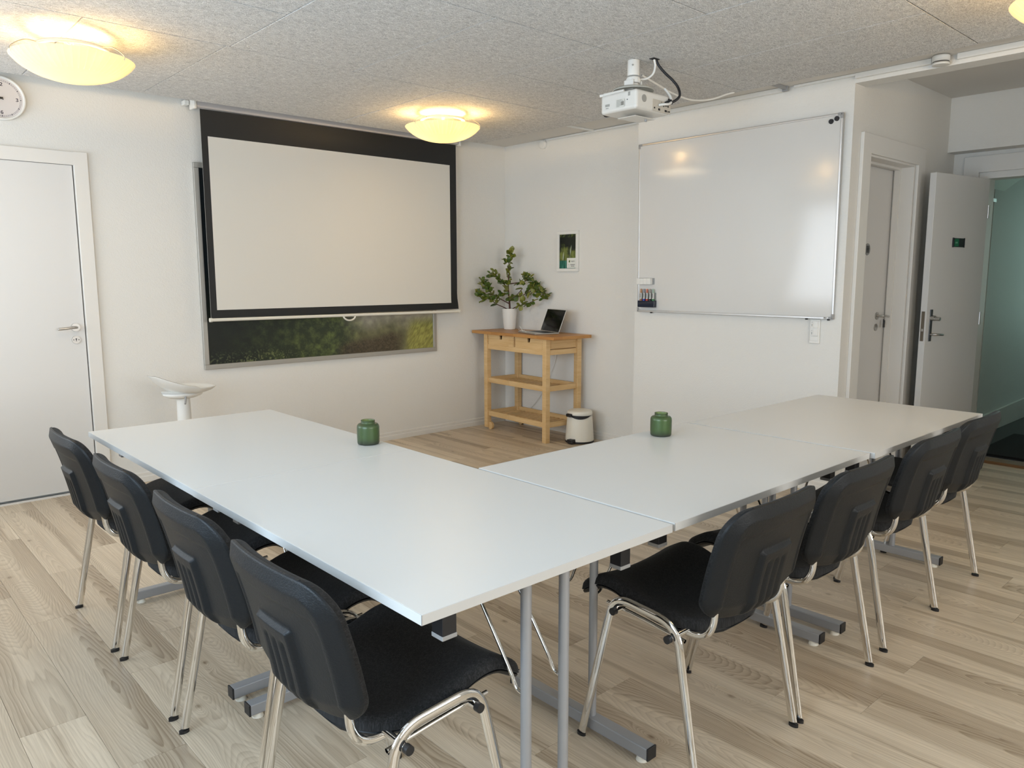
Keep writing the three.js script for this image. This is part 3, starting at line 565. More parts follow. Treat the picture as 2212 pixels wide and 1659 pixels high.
// ------------------------------------------------------------------ potted plant on the trolley
{
  const p = thing('potted_plant', 'branching green jade-like plant in a white tapered pot on the trolley', 'plant', [4.635, TY, -5.125]);
  p.rotation.y = -42 * Math.PI / 180;                        // local x across the view, local z towards the room
  part('pot', lathe([[0, 0], [0.045, 0], [0.050, 0.003], [0.052, 0.010], [0.0605, 0.10], [0.0665, 0.180], [0.0675, 0.186], [0.0660, 0.188], [0.0630, 0.186], [0.0620, 0.165], [0, 0.165]], 48), M.whitePlastic, p, 'white tapered pot');
  part('soil', cyl(0.061, 0.061, 0.006, 32, 0, 0.164, 0), std(new THREE.Color(0.035, 0.022, 0.014), 0.95), p, 'dark soil');
  const bark = std(new THREE.Color(0.10, 0.045, 0.030), 0.7), U = 0.000612, Bx = 668, By = 1005;   // branch plan in units of the plant's own height
  const at = (x, y, z) => { const lx = (x - Bx) * U * 1.02; return [lx, 0.168 + (By - y) * U, z * 0.7 + (lx > 0 ? 0.92 * lx : -0.5 * lx)]; };   // the crown leans out of the corner
  const branches = [
    [[672, 1030, 0], [668, 900, 0], [655, 760, 0.006], [650, 600, 0], [662, 440, -0.004], [660, 350, 0], [672, 230, 0.004], [680, 165, 0.006]],
    [[664, 1000, 0.004], [590, 955, 0.02], [470, 895, 0.045], [410, 845, 0.055], [330, 800, 0.06], [285, 850, 0.06]],
    [[660, 900, 0], [560, 845, -0.02], [440, 775, -0.05], [360, 690, -0.07], [310, 600, -0.075]],
    [[440, 775, -0.05], [330, 760, -0.05], [230, 745, -0.045]],
    [[640, 690, 0.002], [560, 570, 0.03], [500, 520, 0.04], [430, 470, 0.05]],
    [[682, 1000, 0], [750, 950, 0.02], [850, 915, 0.045], [940, 880, 0.06], [1000, 850, 0.06]],
    [[668, 860, 0], [760, 815, -0.015], [850, 780, -0.03], [960, 720, -0.05], [1080, 740, -0.06], [1160, 780, -0.06]],
    [[960, 720, -0.05], [1010, 640, -0.045], [1040, 590, -0.045]],
    [[664, 615, 0], [760, 600, -0.02], [890, 575, -0.03], [930, 520, -0.03], [900, 485, -0.03]],
    [[850, 680, 0.0], [780, 760, 0.02], [690, 850, 0.02]],
    [[668, 880, 0.01], [690, 840, 0.04], [705, 800, 0.06]],
    [[655, 740, 0.004], [600, 760, 0.035], [560, 740, 0.05]],
  ];
  const stems = [], spots = []; reseed(31);
  branches.forEach((b, k) => {
    const pts = b.map((q) => V(...at(...q))), curve = new THREE.CatmullRomCurve3(pts), n = 24, fr = [];
    const g = new THREE.TubeGeometry(curve, n, 1, 7), pos = g.attributes.position, r0 = k === 0 ? 0.0095 : k < 9 ? 0.0052 : 0.0035, r1 = 0.0018;
    for (let i = 0; i <= n; i++) { const c = curve.getPointAt(i / n), r = lerp(r0, r1, i / n); for (let j = 0; j <= 7; j++) { const q = i * 8 + j; pos.setXYZ(q, c.x + (pos.getX(q) - c.x) * r, c.y + (pos.getY(q) - c.y) * r, c.z + (pos.getZ(q) - c.z) * r); } }
    g.computeVertexNormals(); stems.push(g); spots.push(curve);
  });
  part('stem', stems, bark, p, 'brown woody stems');
  // leaf: thick, obovate, folded slightly along the midrib
  const leafGeo = (() => {
    const nu = 8, nv = 6, pos = [], idx = [];
    for (const s of [1, -1]) for (let i = 0; i <= nu; i++) for (let j = 0; j <= nv; j++) {
      const t = i / nu, u = 2 * j / nv - 1, w = 0.5 * Math.pow(Math.sin(Math.PI * Math.pow(t, 1.25)), 0.75) * 0.74 + (t < 0.12 ? 0.02 : 0);
      const th = 0.055 * (1 - u * u) * Math.sin(Math.PI * clamp(t * 0.96 + 0.02)); pos.push(u * w, 0.10 * u * u - 0.16 * t * t + 0.06 * t + s * th, t);
    }
    const S = (nu + 1) * (nv + 1);
    for (let i = 0; i < nu; i++) for (let j = 0; j < nv; j++) { const a = i * (nv + 1) + j, b = a + 1, c = a + nv + 1, d = c + 1; idx.push(a, c, b, b, c, d, S + a, S + b, S + c, S + b, S + d, S + c); }
    const g = new THREE.BufferGeometry(); g.setAttribute('position', new THREE.Float32BufferAttribute(pos, 3)); g.setAttribute('uv', new THREE.Float32BufferAttribute(new Float32Array(pos.length / 3 * 2), 2)); g.setIndex(idx); g.computeVertexNormals(); return g;
  })();
  const greens = [[0.17, 0.20, 0.022], [0.22, 0.235, 0.03], [0.10, 0.155, 0.018], [0.065, 0.12, 0.016], [0.26, 0.27, 0.055]].map((c) => phys(new THREE.Color(...c), 0.42, { transmission: 0.12, thickness: 0, clearcoat: 0.15, clearcoatRoughness: 0.35 }));
  let nl = 0;
  const leaf = (pos, dir, size, mat) => {
    if (nl >= 296) return; nl++;
    const m = part('leaf', leafGeo, mat, p); m.position.set(...pos);
    const d = dir.clone().normalize(), up = V(rr(-0.6, 0.6), rr(0.2, 1), rr(-0.2, 1.0)); const x = new THREE.Vector3().crossVectors(up, d).normalize(), y = new THREE.Vector3().crossVectors(d, x);
    m.quaternion.setFromRotationMatrix(new THREE.Matrix4().makeBasis(x, y, d)); m.scale.set(size, size, size);
  };
  const mix = () => greens[Math.floor(rnd() * greens.length)];
  // pairs along the stems
  const along = [[0, 0.36, 0.98, 20], [1, 0.42, 1, 14], [2, 0.35, 1, 15], [3, 0.3, 1, 9], [4, 0.25, 1, 13], [5, 0.42, 1, 14], [6, 0.25, 1, 16], [7, 0.2, 1, 9], [8, 0.4, 1, 13], [9, 0, 0.7, 6], [10, 0.2, 1, 6], [11, 0.2, 1, 6]];
  for (const [k, a, b, n] of along) for (let i = 0; i < n; i++) {
    const c = spots[k], s = a + (b - a) * i / (n - 1 || 1), q = c.getPointAt(clamp(s)), t = c.getTangentAt(clamp(s)), dark = k === 5 || k === 6 || k === 7 || k === 8 || k === 10;
    const side = V(rr(-1, 1), rr(-0.55, 0.6), rr(-0.7, 1)).addScaledVector(t, -0.6 * t.dot(V(1, 0, 0)) + 0.35);
    leaf([q.x, q.y, q.z], side, rr(0.048, 0.068) * (s > 0.9 ? 0.75 : 1), mix(dark));
  }
  // rosettes at the tips
  for (const [x, y, z, n, r, dark] of [[675, 180, 0.005, 13, 30, 0], [640, 290, 0, 9, 25, 0], [430, 480, 0.05, 10, 45, 0], [315, 610, -0.06, 16, 55, 1], [345, 690, -0.03, 8, 40, 0], [225, 750, -0.04, 12, 32, 0], [300, 830, 0.06, 10, 30, 1], [480, 855, 0.05, 7, 40, 0], [575, 630, 0.03, 7, 40, 0], [920, 520, -0.03, 14, 40, 1], [1010, 620, -0.045, 18, 55, 1], [1110, 720, -0.05, 16, 45, 1], [1165, 790, -0.06, 12, 35, 1], [1000, 790, 0.0, 14, 60, 1], [985, 880, 0.05, 15, 50, 1], [700, 820, 0.06, 12, 40, 1]]) for (let i = 0; i < n; i++) {
    const q = at(x + rr(-r, r), y + rr(-r, r), z + rr(-0.02, 0.02)); leaf(q, V(rr(-1, 1), rr(-0.3, 1), rr(-0.3, 1)), dark ? rr(0.036, 0.052) : rr(0.040, 0.058), mix(dark));
  }
  console.log('leaves', nl);
}

// ------------------------------------------------------------------ laptop and its cable
{
  const l = thing('laptop', 'thin silver laptop standing open with a black screen on the trolley', 'laptop', [4.482, TY, -4.598], -Math.PI / 2 - 17 * Math.PI / 180);
  // local: screen faces +z after turning to face -x; x along the hinge
  const silver = std(new THREE.Color(0.55, 0.54, 0.52), 0.35, { metalness: 0.85 });
  part('base', rbox(0.325, 0.011, 0.222, 0.004, 0, 0.0065, 0), silver, l);
  part('keyboard', rbox(0.268, 0.0012, 0.105, 0.0005, 0, 0.0124, -0.028), M.blackPlastic, l, 'black keyboard');
  part('touchpad', rbox(0.11, 0.0008, 0.07, 0.0004, 0, 0.0121, 0.066), silver, l);
  const tilt = -21 * Math.PI / 180, lid = new THREE.Group(); lid.name = 'lid'; lid.position.set(0, 0.011, -0.107); lid.rotation.x = tilt; l.add(lid);
  part('lid_shell', rbox(0.325, 0.196, 0.005, 0.0024, 0, 0.100, 0), silver, lid);
  part('screen_glass', rbox(0.318, 0.189, 0.001, 0.0004, 0, 0.0995, 0.0028), std(new THREE.Color(0.004, 0.004, 0.005), 0.12), lid, 'black screen that is off');
  single('charging_cable', [tube([[0, 0.006, 0], [0.014, 0.014, -0.03], [0.04, 0.040, -0.085], [0.07, 0.046, -0.13], [0.115, 0.028, -0.19], [0.15, 0.006, -0.22], [0.19, 0.004, -0.19]], 0.0034, 60, 8), rod([-0.016, 0.008, 0.04], [0.002, 0.007, 0.0], 0.0085, 12)], M.whitePlastic, 'white charging cable lying behind the laptop on the trolley', 'cable', [4.415, TY, -4.70]);
}
// cable that hangs down behind the trolley
single('power_cable', tube([[4.735, 0.80, -4.62], [4.742, 0.72, -4.64], [4.742, 0.62, -4.655], [4.74, 0.52, -4.70], [4.742, 0.40, -4.76], [4.742, 0.22, -4.90], [4.74, 0.10, -5.06], [4.738, 0.078, -5.12]], 0.0028, 60, 8), M.whitePlastic, 'thin white cable hanging behind the trolley', 'cable');

// ------------------------------------------------------------------ pedal bin
{
  const b = thing('pedal_bin', 'small cream pedal bin with black pedal beside the trolley', 'bin', [4.578, 0, -4.205], 0);
  part('bin_body', lathe([[0, 0.014], [0.116, 0.014], [0.117, 0.02], [0.1165, 0.04], [0.104, 0.20], [0.1015, 0.226], [0, 0.226]], 56), M.creamPlastic, b);
  part('base_ring', lathe([[0, 0], [0.116, 0], [0.1185, 0.004], [0.1185, 0.013], [0.116, 0.016], [0, 0.016]], 56), M.blackPlastic, b, 'black base ring');
  part('lid', lathe([[0.1, 0.228], [0.103, 0.230], [0.1035, 0.245], [0.100, 0.256], [0.090, 0.263], [0.06, 0.2665], [0, 0.268]], 56), M.creamPlastic, b);
  const q = 2.36;                                            // towards the room
  const dir = (a, r) => [Math.sin(a) * r, Math.cos(a) * r];
  const F = (a, r, y) => { const [sx, sz] = dir(a, r); return [sx, y, sz]; };
  const A0 = -2.3;                                           // the pedal side looks to the left of the photograph
  const band = (a0, a1, r, yA, yB, th) => { const n = 28, pos = [], idx = []; for (let i = 0; i <= n; i++) { const t = i / n, a = lerp(a0, a1, t), m = Math.sin(Math.PI * t); for (const [rad, y] of [[r, yB(t)], [r + th * (0.4 + m), yB(t)], [r + th * (0.4 + m), yA(t)], [r, yA(t)]]) { pos.push(...F(a, rad, y)); } } for (let i = 0; i < n; i++) for (let k = 0; k < 4; k++) { const p0 = i * 4 + k, p1 = i * 4 + (k + 1) % 4, p2 = p0 + 4, p3 = p1 + 4; idx.push(p0, p2, p1, p1, p2, p3); } const g = new THREE.BufferGeometry(); g.setAttribute('position', new THREE.Float32BufferAttribute(pos, 3)); g.setAttribute('uv', new THREE.Float32BufferAttribute(new Float32Array(pos.length / 3 * 2), 2)); g.setIndex(idx); const ni = g.toNonIndexed(); ni.computeVertexNormals(); return ni; };
  const c = -0.62;                                           // middle of the handle, facing the camera
  part('handle', [band(c - 1.1, c + 0.85, 0.101, (t) => 0.232 - 0.006 * t, (t) => 0.226 - 0.024 * Math.sin(Math.PI * clamp(t * 1.05)) , 0.006), rbox(0.03, 0.026, 0.05, 0.008, ...F(c - 1.05, 0.116, 0.231))], M.blackPlastic, b, 'black carrying handle');
  part('pedal', [rbox(0.05, 0.03, 0.055, 0.010, ...F(c - 0.75, 0.126, 0.018)), rbox(0.054, 0.012, 0.05, 0.005, ...F(c - 0.75, 0.132, 0.034))], M.blackPlastic, b, 'black pedal');
}

// ------------------------------------------------------------------ white stool
{
  const s = thing('saddle_stool', 'white plastic stool with a saddle seat behind the left table', 'stool', [1.655, 0, -4.86], 0.12);
  const n = 40, rings = 14, pos = [], idx = [];
  // seat height over its plan: raised on the left and rolled down on the right
  const H = (x, z) => 0.652 + 0.115 * Math.pow(clamp(-x / 0.19), 1.7) + 0.024 * Math.pow(clamp(x / 0.19), 2.2) + 0.05 * Math.pow(Math.abs(z) / 0.17, 2.2) * (x < 0.02 ? 1 : 0.65) - 0.012;
  for (const side of [0, 1]) for (let i = 0; i <= rings; i++) for (let k = 0; k < n; k++) {
    const a = k / n * Math.PI * 2, r = i / rings, X = Math.cos(a), Z = Math.sin(a), ex = 0.198, ez = 0.168;
    const x = X * ex * r, z = Z * ez * r, rim = Math.pow(r, 8); pos.push(x, H(x, z) + 0.006 * rim - (side ? 0.013 * (1 - 0.6 * rim) : 0), z);
  }
  const S = (rings + 1) * n;
  for (let i = 0; i < rings; i++) for (let k = 0; k < n; k++) { const a = i * n + k, b = i * n + (k + 1) % n, c = a + n, d = b + n; idx.push(a, b, d, a, d, c, S + a, S + d, S + b, S + a, S + c, S + d); if (i === rings - 1) idx.push(c, d, S + d, c, S + d, S + c); }
  const g = new THREE.BufferGeometry(); g.setAttribute('position', new THREE.Float32BufferAttribute(pos, 3)); g.setAttribute('uv', new THREE.Float32BufferAttribute(new Float32Array(pos.length / 3 * 2), 2)); g.setIndex(idx); g.computeVertexNormals();
  part('seat', g, M.whitePlastic, s);
  part('seat_bracket', [lathe([[0, 0.608], [0.07, 0.608], [0.10, 0.622], [0.112, 0.650], [0, 0.650]], 40).scale(1.15, 1, 0.9)], M.whitePlastic, s);
  part('lever', [rod([-0.028, 0.622, 0.09], [-0.05, 0.586, 0.125], 0.006, 10)], M.greyPlastic, s, 'grey height lever');
  part('column', [cyl(0.043, 0.039, 0.27, 32, 0, 0.34, 0), cyl(0.031, 0.031, 0.32, 32, 0, 0.03, 0)], M.whitePlastic, s);
  part('base', lathe([[0, 0], [0.185, 0], [0.19, 0.006], [0.18, 0.014], [0.05, 0.034], [0.034, 0.06], [0, 0.06]], 48), M.whitePlastic, s);
  part('foot_ring', new THREE.TorusGeometry(0.13, 0.010, 10, 40).rotateX(Math.PI / 2).translate(0, 0.24, 0), M.chrome, s);
}

// ------------------------------------------------------------------ projection screen
{
  const zs = -5.215, s = thing('projection_screen', 'pull-down projection screen with black borders on the left wall', 'screen', [3.053, 0, zs]);
  const xl = -1.060, xr = 1.060, yt = 2.437, yb = 1.072;
  const sheet = (x0, x1, y0, y1, dz) => {
    const g = new THREE.PlaneGeometry(x1 - x0, y1 - y0, 40, 30).translate((x0 + x1) / 2, (y0 + y1) / 2, 0), p = g.attributes.position;
    for (let i = 0; i < p.count; i++) { const x = p.getX(i), y = p.getY(i), t = clamp((yt - y) / (yt - yb)); const curl = sst(0.90, 1, x / xr) * sst(0.86, 1, t), curlL = sst(0.95, 1, -x / -xl) * 0.3; p.setZ(i, dz + 0.004 * Math.sin(x * 3.2 + 1) * t - 0.012 * curl); p.setX(i, x + 0.024 * curl * sst(0.86, 1, t)); }
    g.computeVertexNormals(); return g;
  };
  const black = std(new THREE.Color(0.010, 0.011, 0.012), 0.55), white = std(new THREE.Color(0.72, 0.70, 0.645), 0.85);
  part('screen_border', [sheet(xl, xr, yb, yt, 0)], black, s, 'black border fabric');
  part('screen_back', [sheet(xl - 0.001, xr + 0.003, yb, yt, -0.0012)], M.whitePlastic, s);
  part('projection_area', sheet(-1.017, 0.992, 1.126, 2.268, 0.0012), white, s, 'matt white projection area');
  part('bottom_bar', rod([-1.066, 1.060, 0], [1.070, 1.052, 0], 0.0115, 20), M.creamPlastic, s, 'white bottom bar');
  for (const [x, y] of [[-1.072, 1.060], [1.066, 1.052]]) part('end_cap', rod([x, y, 0], [x + 0.016, y, 0], 0.0145, 20), M.creamPlastic, s);
  part('pull_handle', tube([[-0.055, 1.052, 0.002], [-0.045, 1.034, 0.006], [-0.02, 1.019, 0.008], [0.015, 1.019, 0.008], [0.042, 1.033, 0.006], [0.052, 1.052, 0.002]], 0.0065, 40, 10), M.creamPlastic, s, 'white pull handle');
  const casing = std(new THREE.Color(0.50, 0.48, 0.48), 0.4);
  part('casing', rbox(2.17, 0.062, 0.075, 0.012, 0.0, 2.4735, -0.020), casing, s, 'pale grey casing');
  part('casing_end', rbox(0.022, 0.076, 0.085, 0.008, -1.094, 2.470, -0.020), M.whitePlastic, s); part('casing_end', rbox(0.022, 0.076, 0.085, 0.008, 1.094, 2.470, -0.020), M.whitePlastic, s);
  for (const x of [-1.125, 1.125]) part('mount_bracket', rbox(0.03, 0.03, 0.06, 0.004, x, 2.474, -0.07), M.whitePlastic, s);
}

// ------------------------------------------------------------------ landscape poster behind the screen
{
  const w = 1.985, h = 1.392, cx = 2.954, cy = 1.410, p = thing('landscape_poster', 'wide silver framed print of a misty green path, half hidden behind the screen', 'picture', [cx, cy, ZW]);
  const print = canvasTex(1024, 720, (g, W, H) => {
    const img = g.createImageData(W, H), d = img.data;
    for (let y = 0; y < H; y++) for (let x = 0; x < W; x++) {
      const u = x / W, v = y / H, n = fbm(u * 46, v * 32, 60, 5), n2 = fbm(u * 9, v * 6, 70, 4), n3 = noise(u * 210, v * 150, 80), blade = noise(u * 190 + v * 90, v * 60, 84);
      // leafy bank on the left, misty hollow in the middle, stony path and grass on the right
      const leaf = clamp((n - 0.33) * 2.2 + (n3 - 0.5) * 0.45), lit = sst(0.0, 0.5, u + (n2 - 0.45) * 0.22) * 0.85 + 0.15;
      let r = lerp(14, 96, lit * (0.4 + 0.6 * leaf)), gr = lerp(21, 108, lit * (0.4 + 0.6 * leaf)), b = lerp(21, 58, lit * (0.4 + 0.6 * leaf));
      const sp = sst(0.9, 0.98, v + (n2 - 0.45) * 0.08) * (n3 > 0.68 ? 55 : 0) * sst(0.45, 0.2, u); r += sp; gr += sp * 0.95; b += sp * 0.6;
      const fog = sst(0.52, 0.66, u + (n2 - 0.45) * 0.12 + 0.18 * (0.8 - v)), mist = sst(0.90, 0.76, v + (n2 - 0.45) * 0.10);
      let gx = lerp(104, 176, mist) + (n - 0.47) * 60, gg = lerp(102, 168, mist) + (n - 0.47) * 58, gb = lerp(72, 152, mist) + (n - 0.47) * 44;
      const grass = sst(0.84, 0.90, u + (n2 - 0.45) * 0.06) * sst(0.77, 0.86, v); gx = lerp(gx, 140 + 50 * (blade - 0.4), grass); gg = lerp(gg, 138 + 50 * (blade - 0.4), grass); gb = lerp(gb, 72 + 30 * (blade - 0.4), grass);
      r = lerp(r, gx, fog); gr = lerp(gr, gg, fog); b = lerp(b, gb, fog);
      const path = sst(0.90, 0.955, v + 0.18 * (u - 0.6) + (n2 - 0.45) * 0.06) * sst(0.50, 0.56, u) * sst(0.86, 0.78, u); r = lerp(r, 66 + 40 * (n3 - 0.4), path * 0.85); gr = lerp(gr, 56 + 36 * (n3 - 0.4), path * 0.85); b = lerp(b, 42 + 28 * (n3 - 0.4), path * 0.85);
      const up = sst(0.74, 0.45, v) * sst(0.5, 0.2, u); r = lerp(r, 8, up); gr = lerp(gr, 20, up); b = lerp(b, 26, up);
      const i = (y * W + x) * 4; d[i] = clamp(r, 0, 255); d[i + 1] = clamp(gr, 0, 255); d[i + 2] = clamp(b, 0, 255); d[i + 3] = 255;
    }
    g.putImageData(img, 0, 0);
  });
  part('print', new THREE.BoxGeometry(w - 0.05, h - 0.05, 0.006).translate(0, 0, 0.010), std(0xffffff, 0.32, { map: print }), p, 'print of a misty forest path');
  part('backing', box(-w / 2 + 0.006, w / 2 - 0.006, -h / 2 + 0.006, h / 2 - 0.006, 0.001, 0.007), M.blackMatte, p);
  const fw = 0.034, fd = 0.024, fm = std(new THREE.Color(0.46, 0.45, 0.42), 0.38, { metalness: 0.6 });
  for (const y of [-1, 1]) part('frame_bar', rbox(w, fw, fd, 0.003, 0, y * (h / 2 - fw / 2), fd / 2 + 0.001), fm, p, 'silver frame');
  for (const x of [-1, 1]) part('frame_bar', rbox(fw, h - 2 * fw, fd, 0.003, x * (w / 2 - fw / 2), 0, fd / 2 + 0.001), fm, p, 'silver frame');
}

// ------------------------------------------------------------------ whiteboard with its things
{
  const BT = 1.0 * Math.PI / 180;                            // hangs from its top hooks, leaning a little into the room
  const z0 = -3.629, z1 = -2.131, y0 = 0, y1 = 1.205, b = thing('whiteboard', 'large whiteboard with a thin aluminium frame and grey corners', 'whiteboard', [XB, 1.088, 0]);
  b.rotation.z = BT;
  const xs = -0.014;
  part('writing_surface', box(xs, -0.002, y0 + 0.008, y1 - 0.008, z0 + 0.008, z1 - 0.008), phys(new THREE.Color(0.70, 0.685, 0.655), 0.11, { specularIntensity: 1, ior: 1.6 }), b, 'glossy white writing surface');
  for (const y of [y0 + 0.006, y1 - 0.006]) part('frame_bar', rbox(0.016, 0.012, z1 - z0 - 0.03, 0.003, -0.0095, y, (z0 + z1) / 2), M.alu, b);
  for (const z of [z0 + 0.006, z1 - 0.006]) part('frame_bar', rbox(0.016, y1 - y0 - 0.03, 0.012, 0.003, -0.0095, (y0 + y1) / 2, z), M.alu, b);
  for (const [y, sy] of [[y0, 1], [y1, -1]]) for (const [z, sz] of [[z0, 1], [z1, -1]]) part('corner_piece', [rbox(0.019, 0.032, 0.015, 0.003, -0.0105, y + sy * 0.015, z + sz * 0.006), rbox(0.019, 0.015, 0.032, 0.003, -0.0105, y + sy * 0.006, z + sz * 0.015)], M.greyPlastic, b, 'grey plastic corner');
  part('pen_rail', [rbox(0.022, 0.005, z1 - z0 - 0.075, 0.002, -0.026, y0 + 0.004, (z0 + z1) / 2 - 0.012), rbox(0.004, 0.012, z1 - z0 - 0.075, 0.0015, -0.036, y0 + 0.007, (z0 + z1) / 2 - 0.012)], M.alu, b, 'narrow aluminium rail');
  part('rail_clip', [-3.50, -2.30, -2.16].map((z) => rbox(0.016, 0.010, 0.012, 0.002, -0.016, y0 - 0.004, z)), M.blackPlastic, b);
  const mag = cyl(0.0145, 0.0135, 0.008, 28).rotateZ(Math.PI / 2);
  single('magnet', mag, M.blackPlastic, 'round black magnet on the whiteboard, the lower left of the two', 'magnet', [XB - 0.0142 - 0.0203, 2.251, -2.200]);
  single('magnet', mag, M.blackPlastic, 'round black magnet on the whiteboard, the upper right one nearest the frame corner', 'magnet', [XB - 0.0142 - 0.0205, 2.263, -2.166]);
  // felt eraser block in segments
  const e = thing('board_eraser', 'white segmented magnetic block at the left edge of the whiteboard', 'eraser', [XB - 0.0142 - 0.0040, 1.312, -3.545]);
  part('holder', rbox(0.006, 0.046, 0.14, 0.002, -0.003, 0, 0), M.greyPlastic, e);
  for (let i = 0; i < 4; i++) part('segment', rbox(0.030, 0.044, 0.0305, 0.002, -0.021, -0.001, -0.052 + i * 0.0315), M.whitePlastic, e);
  // marker holder and five markers
  const hz = -3.530, hy = 1.122, hd = thing('marker_holder', 'dark plastic holder for five markers at the lower left of the whiteboard', 'holder', [XB - 0.0142, hy, hz]);
  const dark = phys(new THREE.Color(0.010, 0.014, 0.032), 0.15, { clearcoat: 0.5 });
  part('holder_body', [rbox(0.006, 0.05, 0.150, 0.002, -0.003, 0.025, 0), rbox(0.004, 0.046, 0.150, 0.0015, -0.030, 0.025, 0), rbox(0.03, 0.005, 0.150, 0.002, -0.016, 0.0025, 0), rbox(0.028, 0.046, 0.003, 0.001, -0.016, 0.025, -0.0735), rbox(0.028, 0.046, 0.003, 0.001, -0.016, 0.025, 0.0735)], dark, hd);
  part('clear_cover', rbox(0.0015, 0.064, 0.148, 0.0005, -0.0015, 0.083, 0), phys(new THREE.Color(0.7, 0.72, 0.7), 0.1, { transmission: 0.9, thickness: 0 }), hd);
  const cols = [['copper coloured', [0.35, 0.14, 0.06], [0.45, 0.22, 0.1]], ['blue', [0.02, 0.05, 0.40], [0.25, 0.26, 0.32]], ['red', [0.45, 0.03, 0.02], [0.55, 0.14, 0.08]], ['black', [0.01, 0.01, 0.012], [0.3, 0.28, 0.25]], ['green', [0.03, 0.20, 0.07], [0.30, 0.42, 0.34]]];
  cols.forEach(([c, cap, tail], i) => {
    const m = thing('marker', `${c} whiteboard marker standing in the dark holder`, 'marker', [XB - 0.0142 - 0.0165, hy + 0.0052, hz - 0.056 + i * 0.028], 0, 'markers in the whiteboard holder');
    part('cap', [lathe([[0, 0], [0.0085, 0], [0.0095, 0.002], [0.0100, 0.045], [0.0088, 0.055], [0, 0.055]], 20)], std(new THREE.Color(...cap), 0.3), m, `${c} cap`);
    part('barrel', lathe([[0, 0.054], [0.0086, 0.054], [0.0088, 0.058], [0.0088, 0.100], [0, 0.1]], 20), std(new THREE.Color(0.55, 0.55, 0.53), 0.4), m, 'pale printed barrel');
    part('barrel_print', lathe([[0.00885, 0.066], [0.00885, 0.096]], 20), std(new THREE.Color(0.16, 0.16, 0.17), 0.4), m).geometry = new THREE.LatheGeometry([new THREE.Vector2(0.0089, 0.064), new THREE.Vector2(0.0089, 0.095)], 8, -2.2, 0.9);
    part('tail', lathe([[0, 0.099], [0.0084, 0.099], [0.0074, 0.104], [0.0062, 0.116], [0.006, 0.126], [0.004, 0.129], [0, 0.129]], 20), std(new THREE.Color(...tail), 0.35), m);
  });
  // switch and socket plate under the board
  const w = thing('light_switch', 'white wall plate with two switched sockets under the whiteboard corner', 'switch', [XB, 1.008, -2.247]);
  part('plate', rbox(0.012, 0.150, 0.066, 0.005, -0.006, 0, 0), M.whitePlastic, w);
  for (const [y, h] of [[0.044, 0.046], [-0.006, 0.046], [-0.045, 0.026]]) part('insert', rbox(0.006, h, 0.050, 0.0015, -0.0130, y, 0), M.whitePlastic, w);
  for (const y of [0.044, -0.006]) part('rocker', rbox(0.008, 0.042, 0.028, 0.002, -0.0155, y, 0.0095), M.whitePlastic, w);
  for (const y of [0.044, -0.006]) part('socket_slot', [rbox(0.002, 0.016, 0.0035, 0.0005, -0.0162, y - 0.005, -0.015), rbox(0.002, 0.006, 0.003, 0.0005, -0.0162, y + 0.012, -0.015)], M.greyPlastic, w);
}

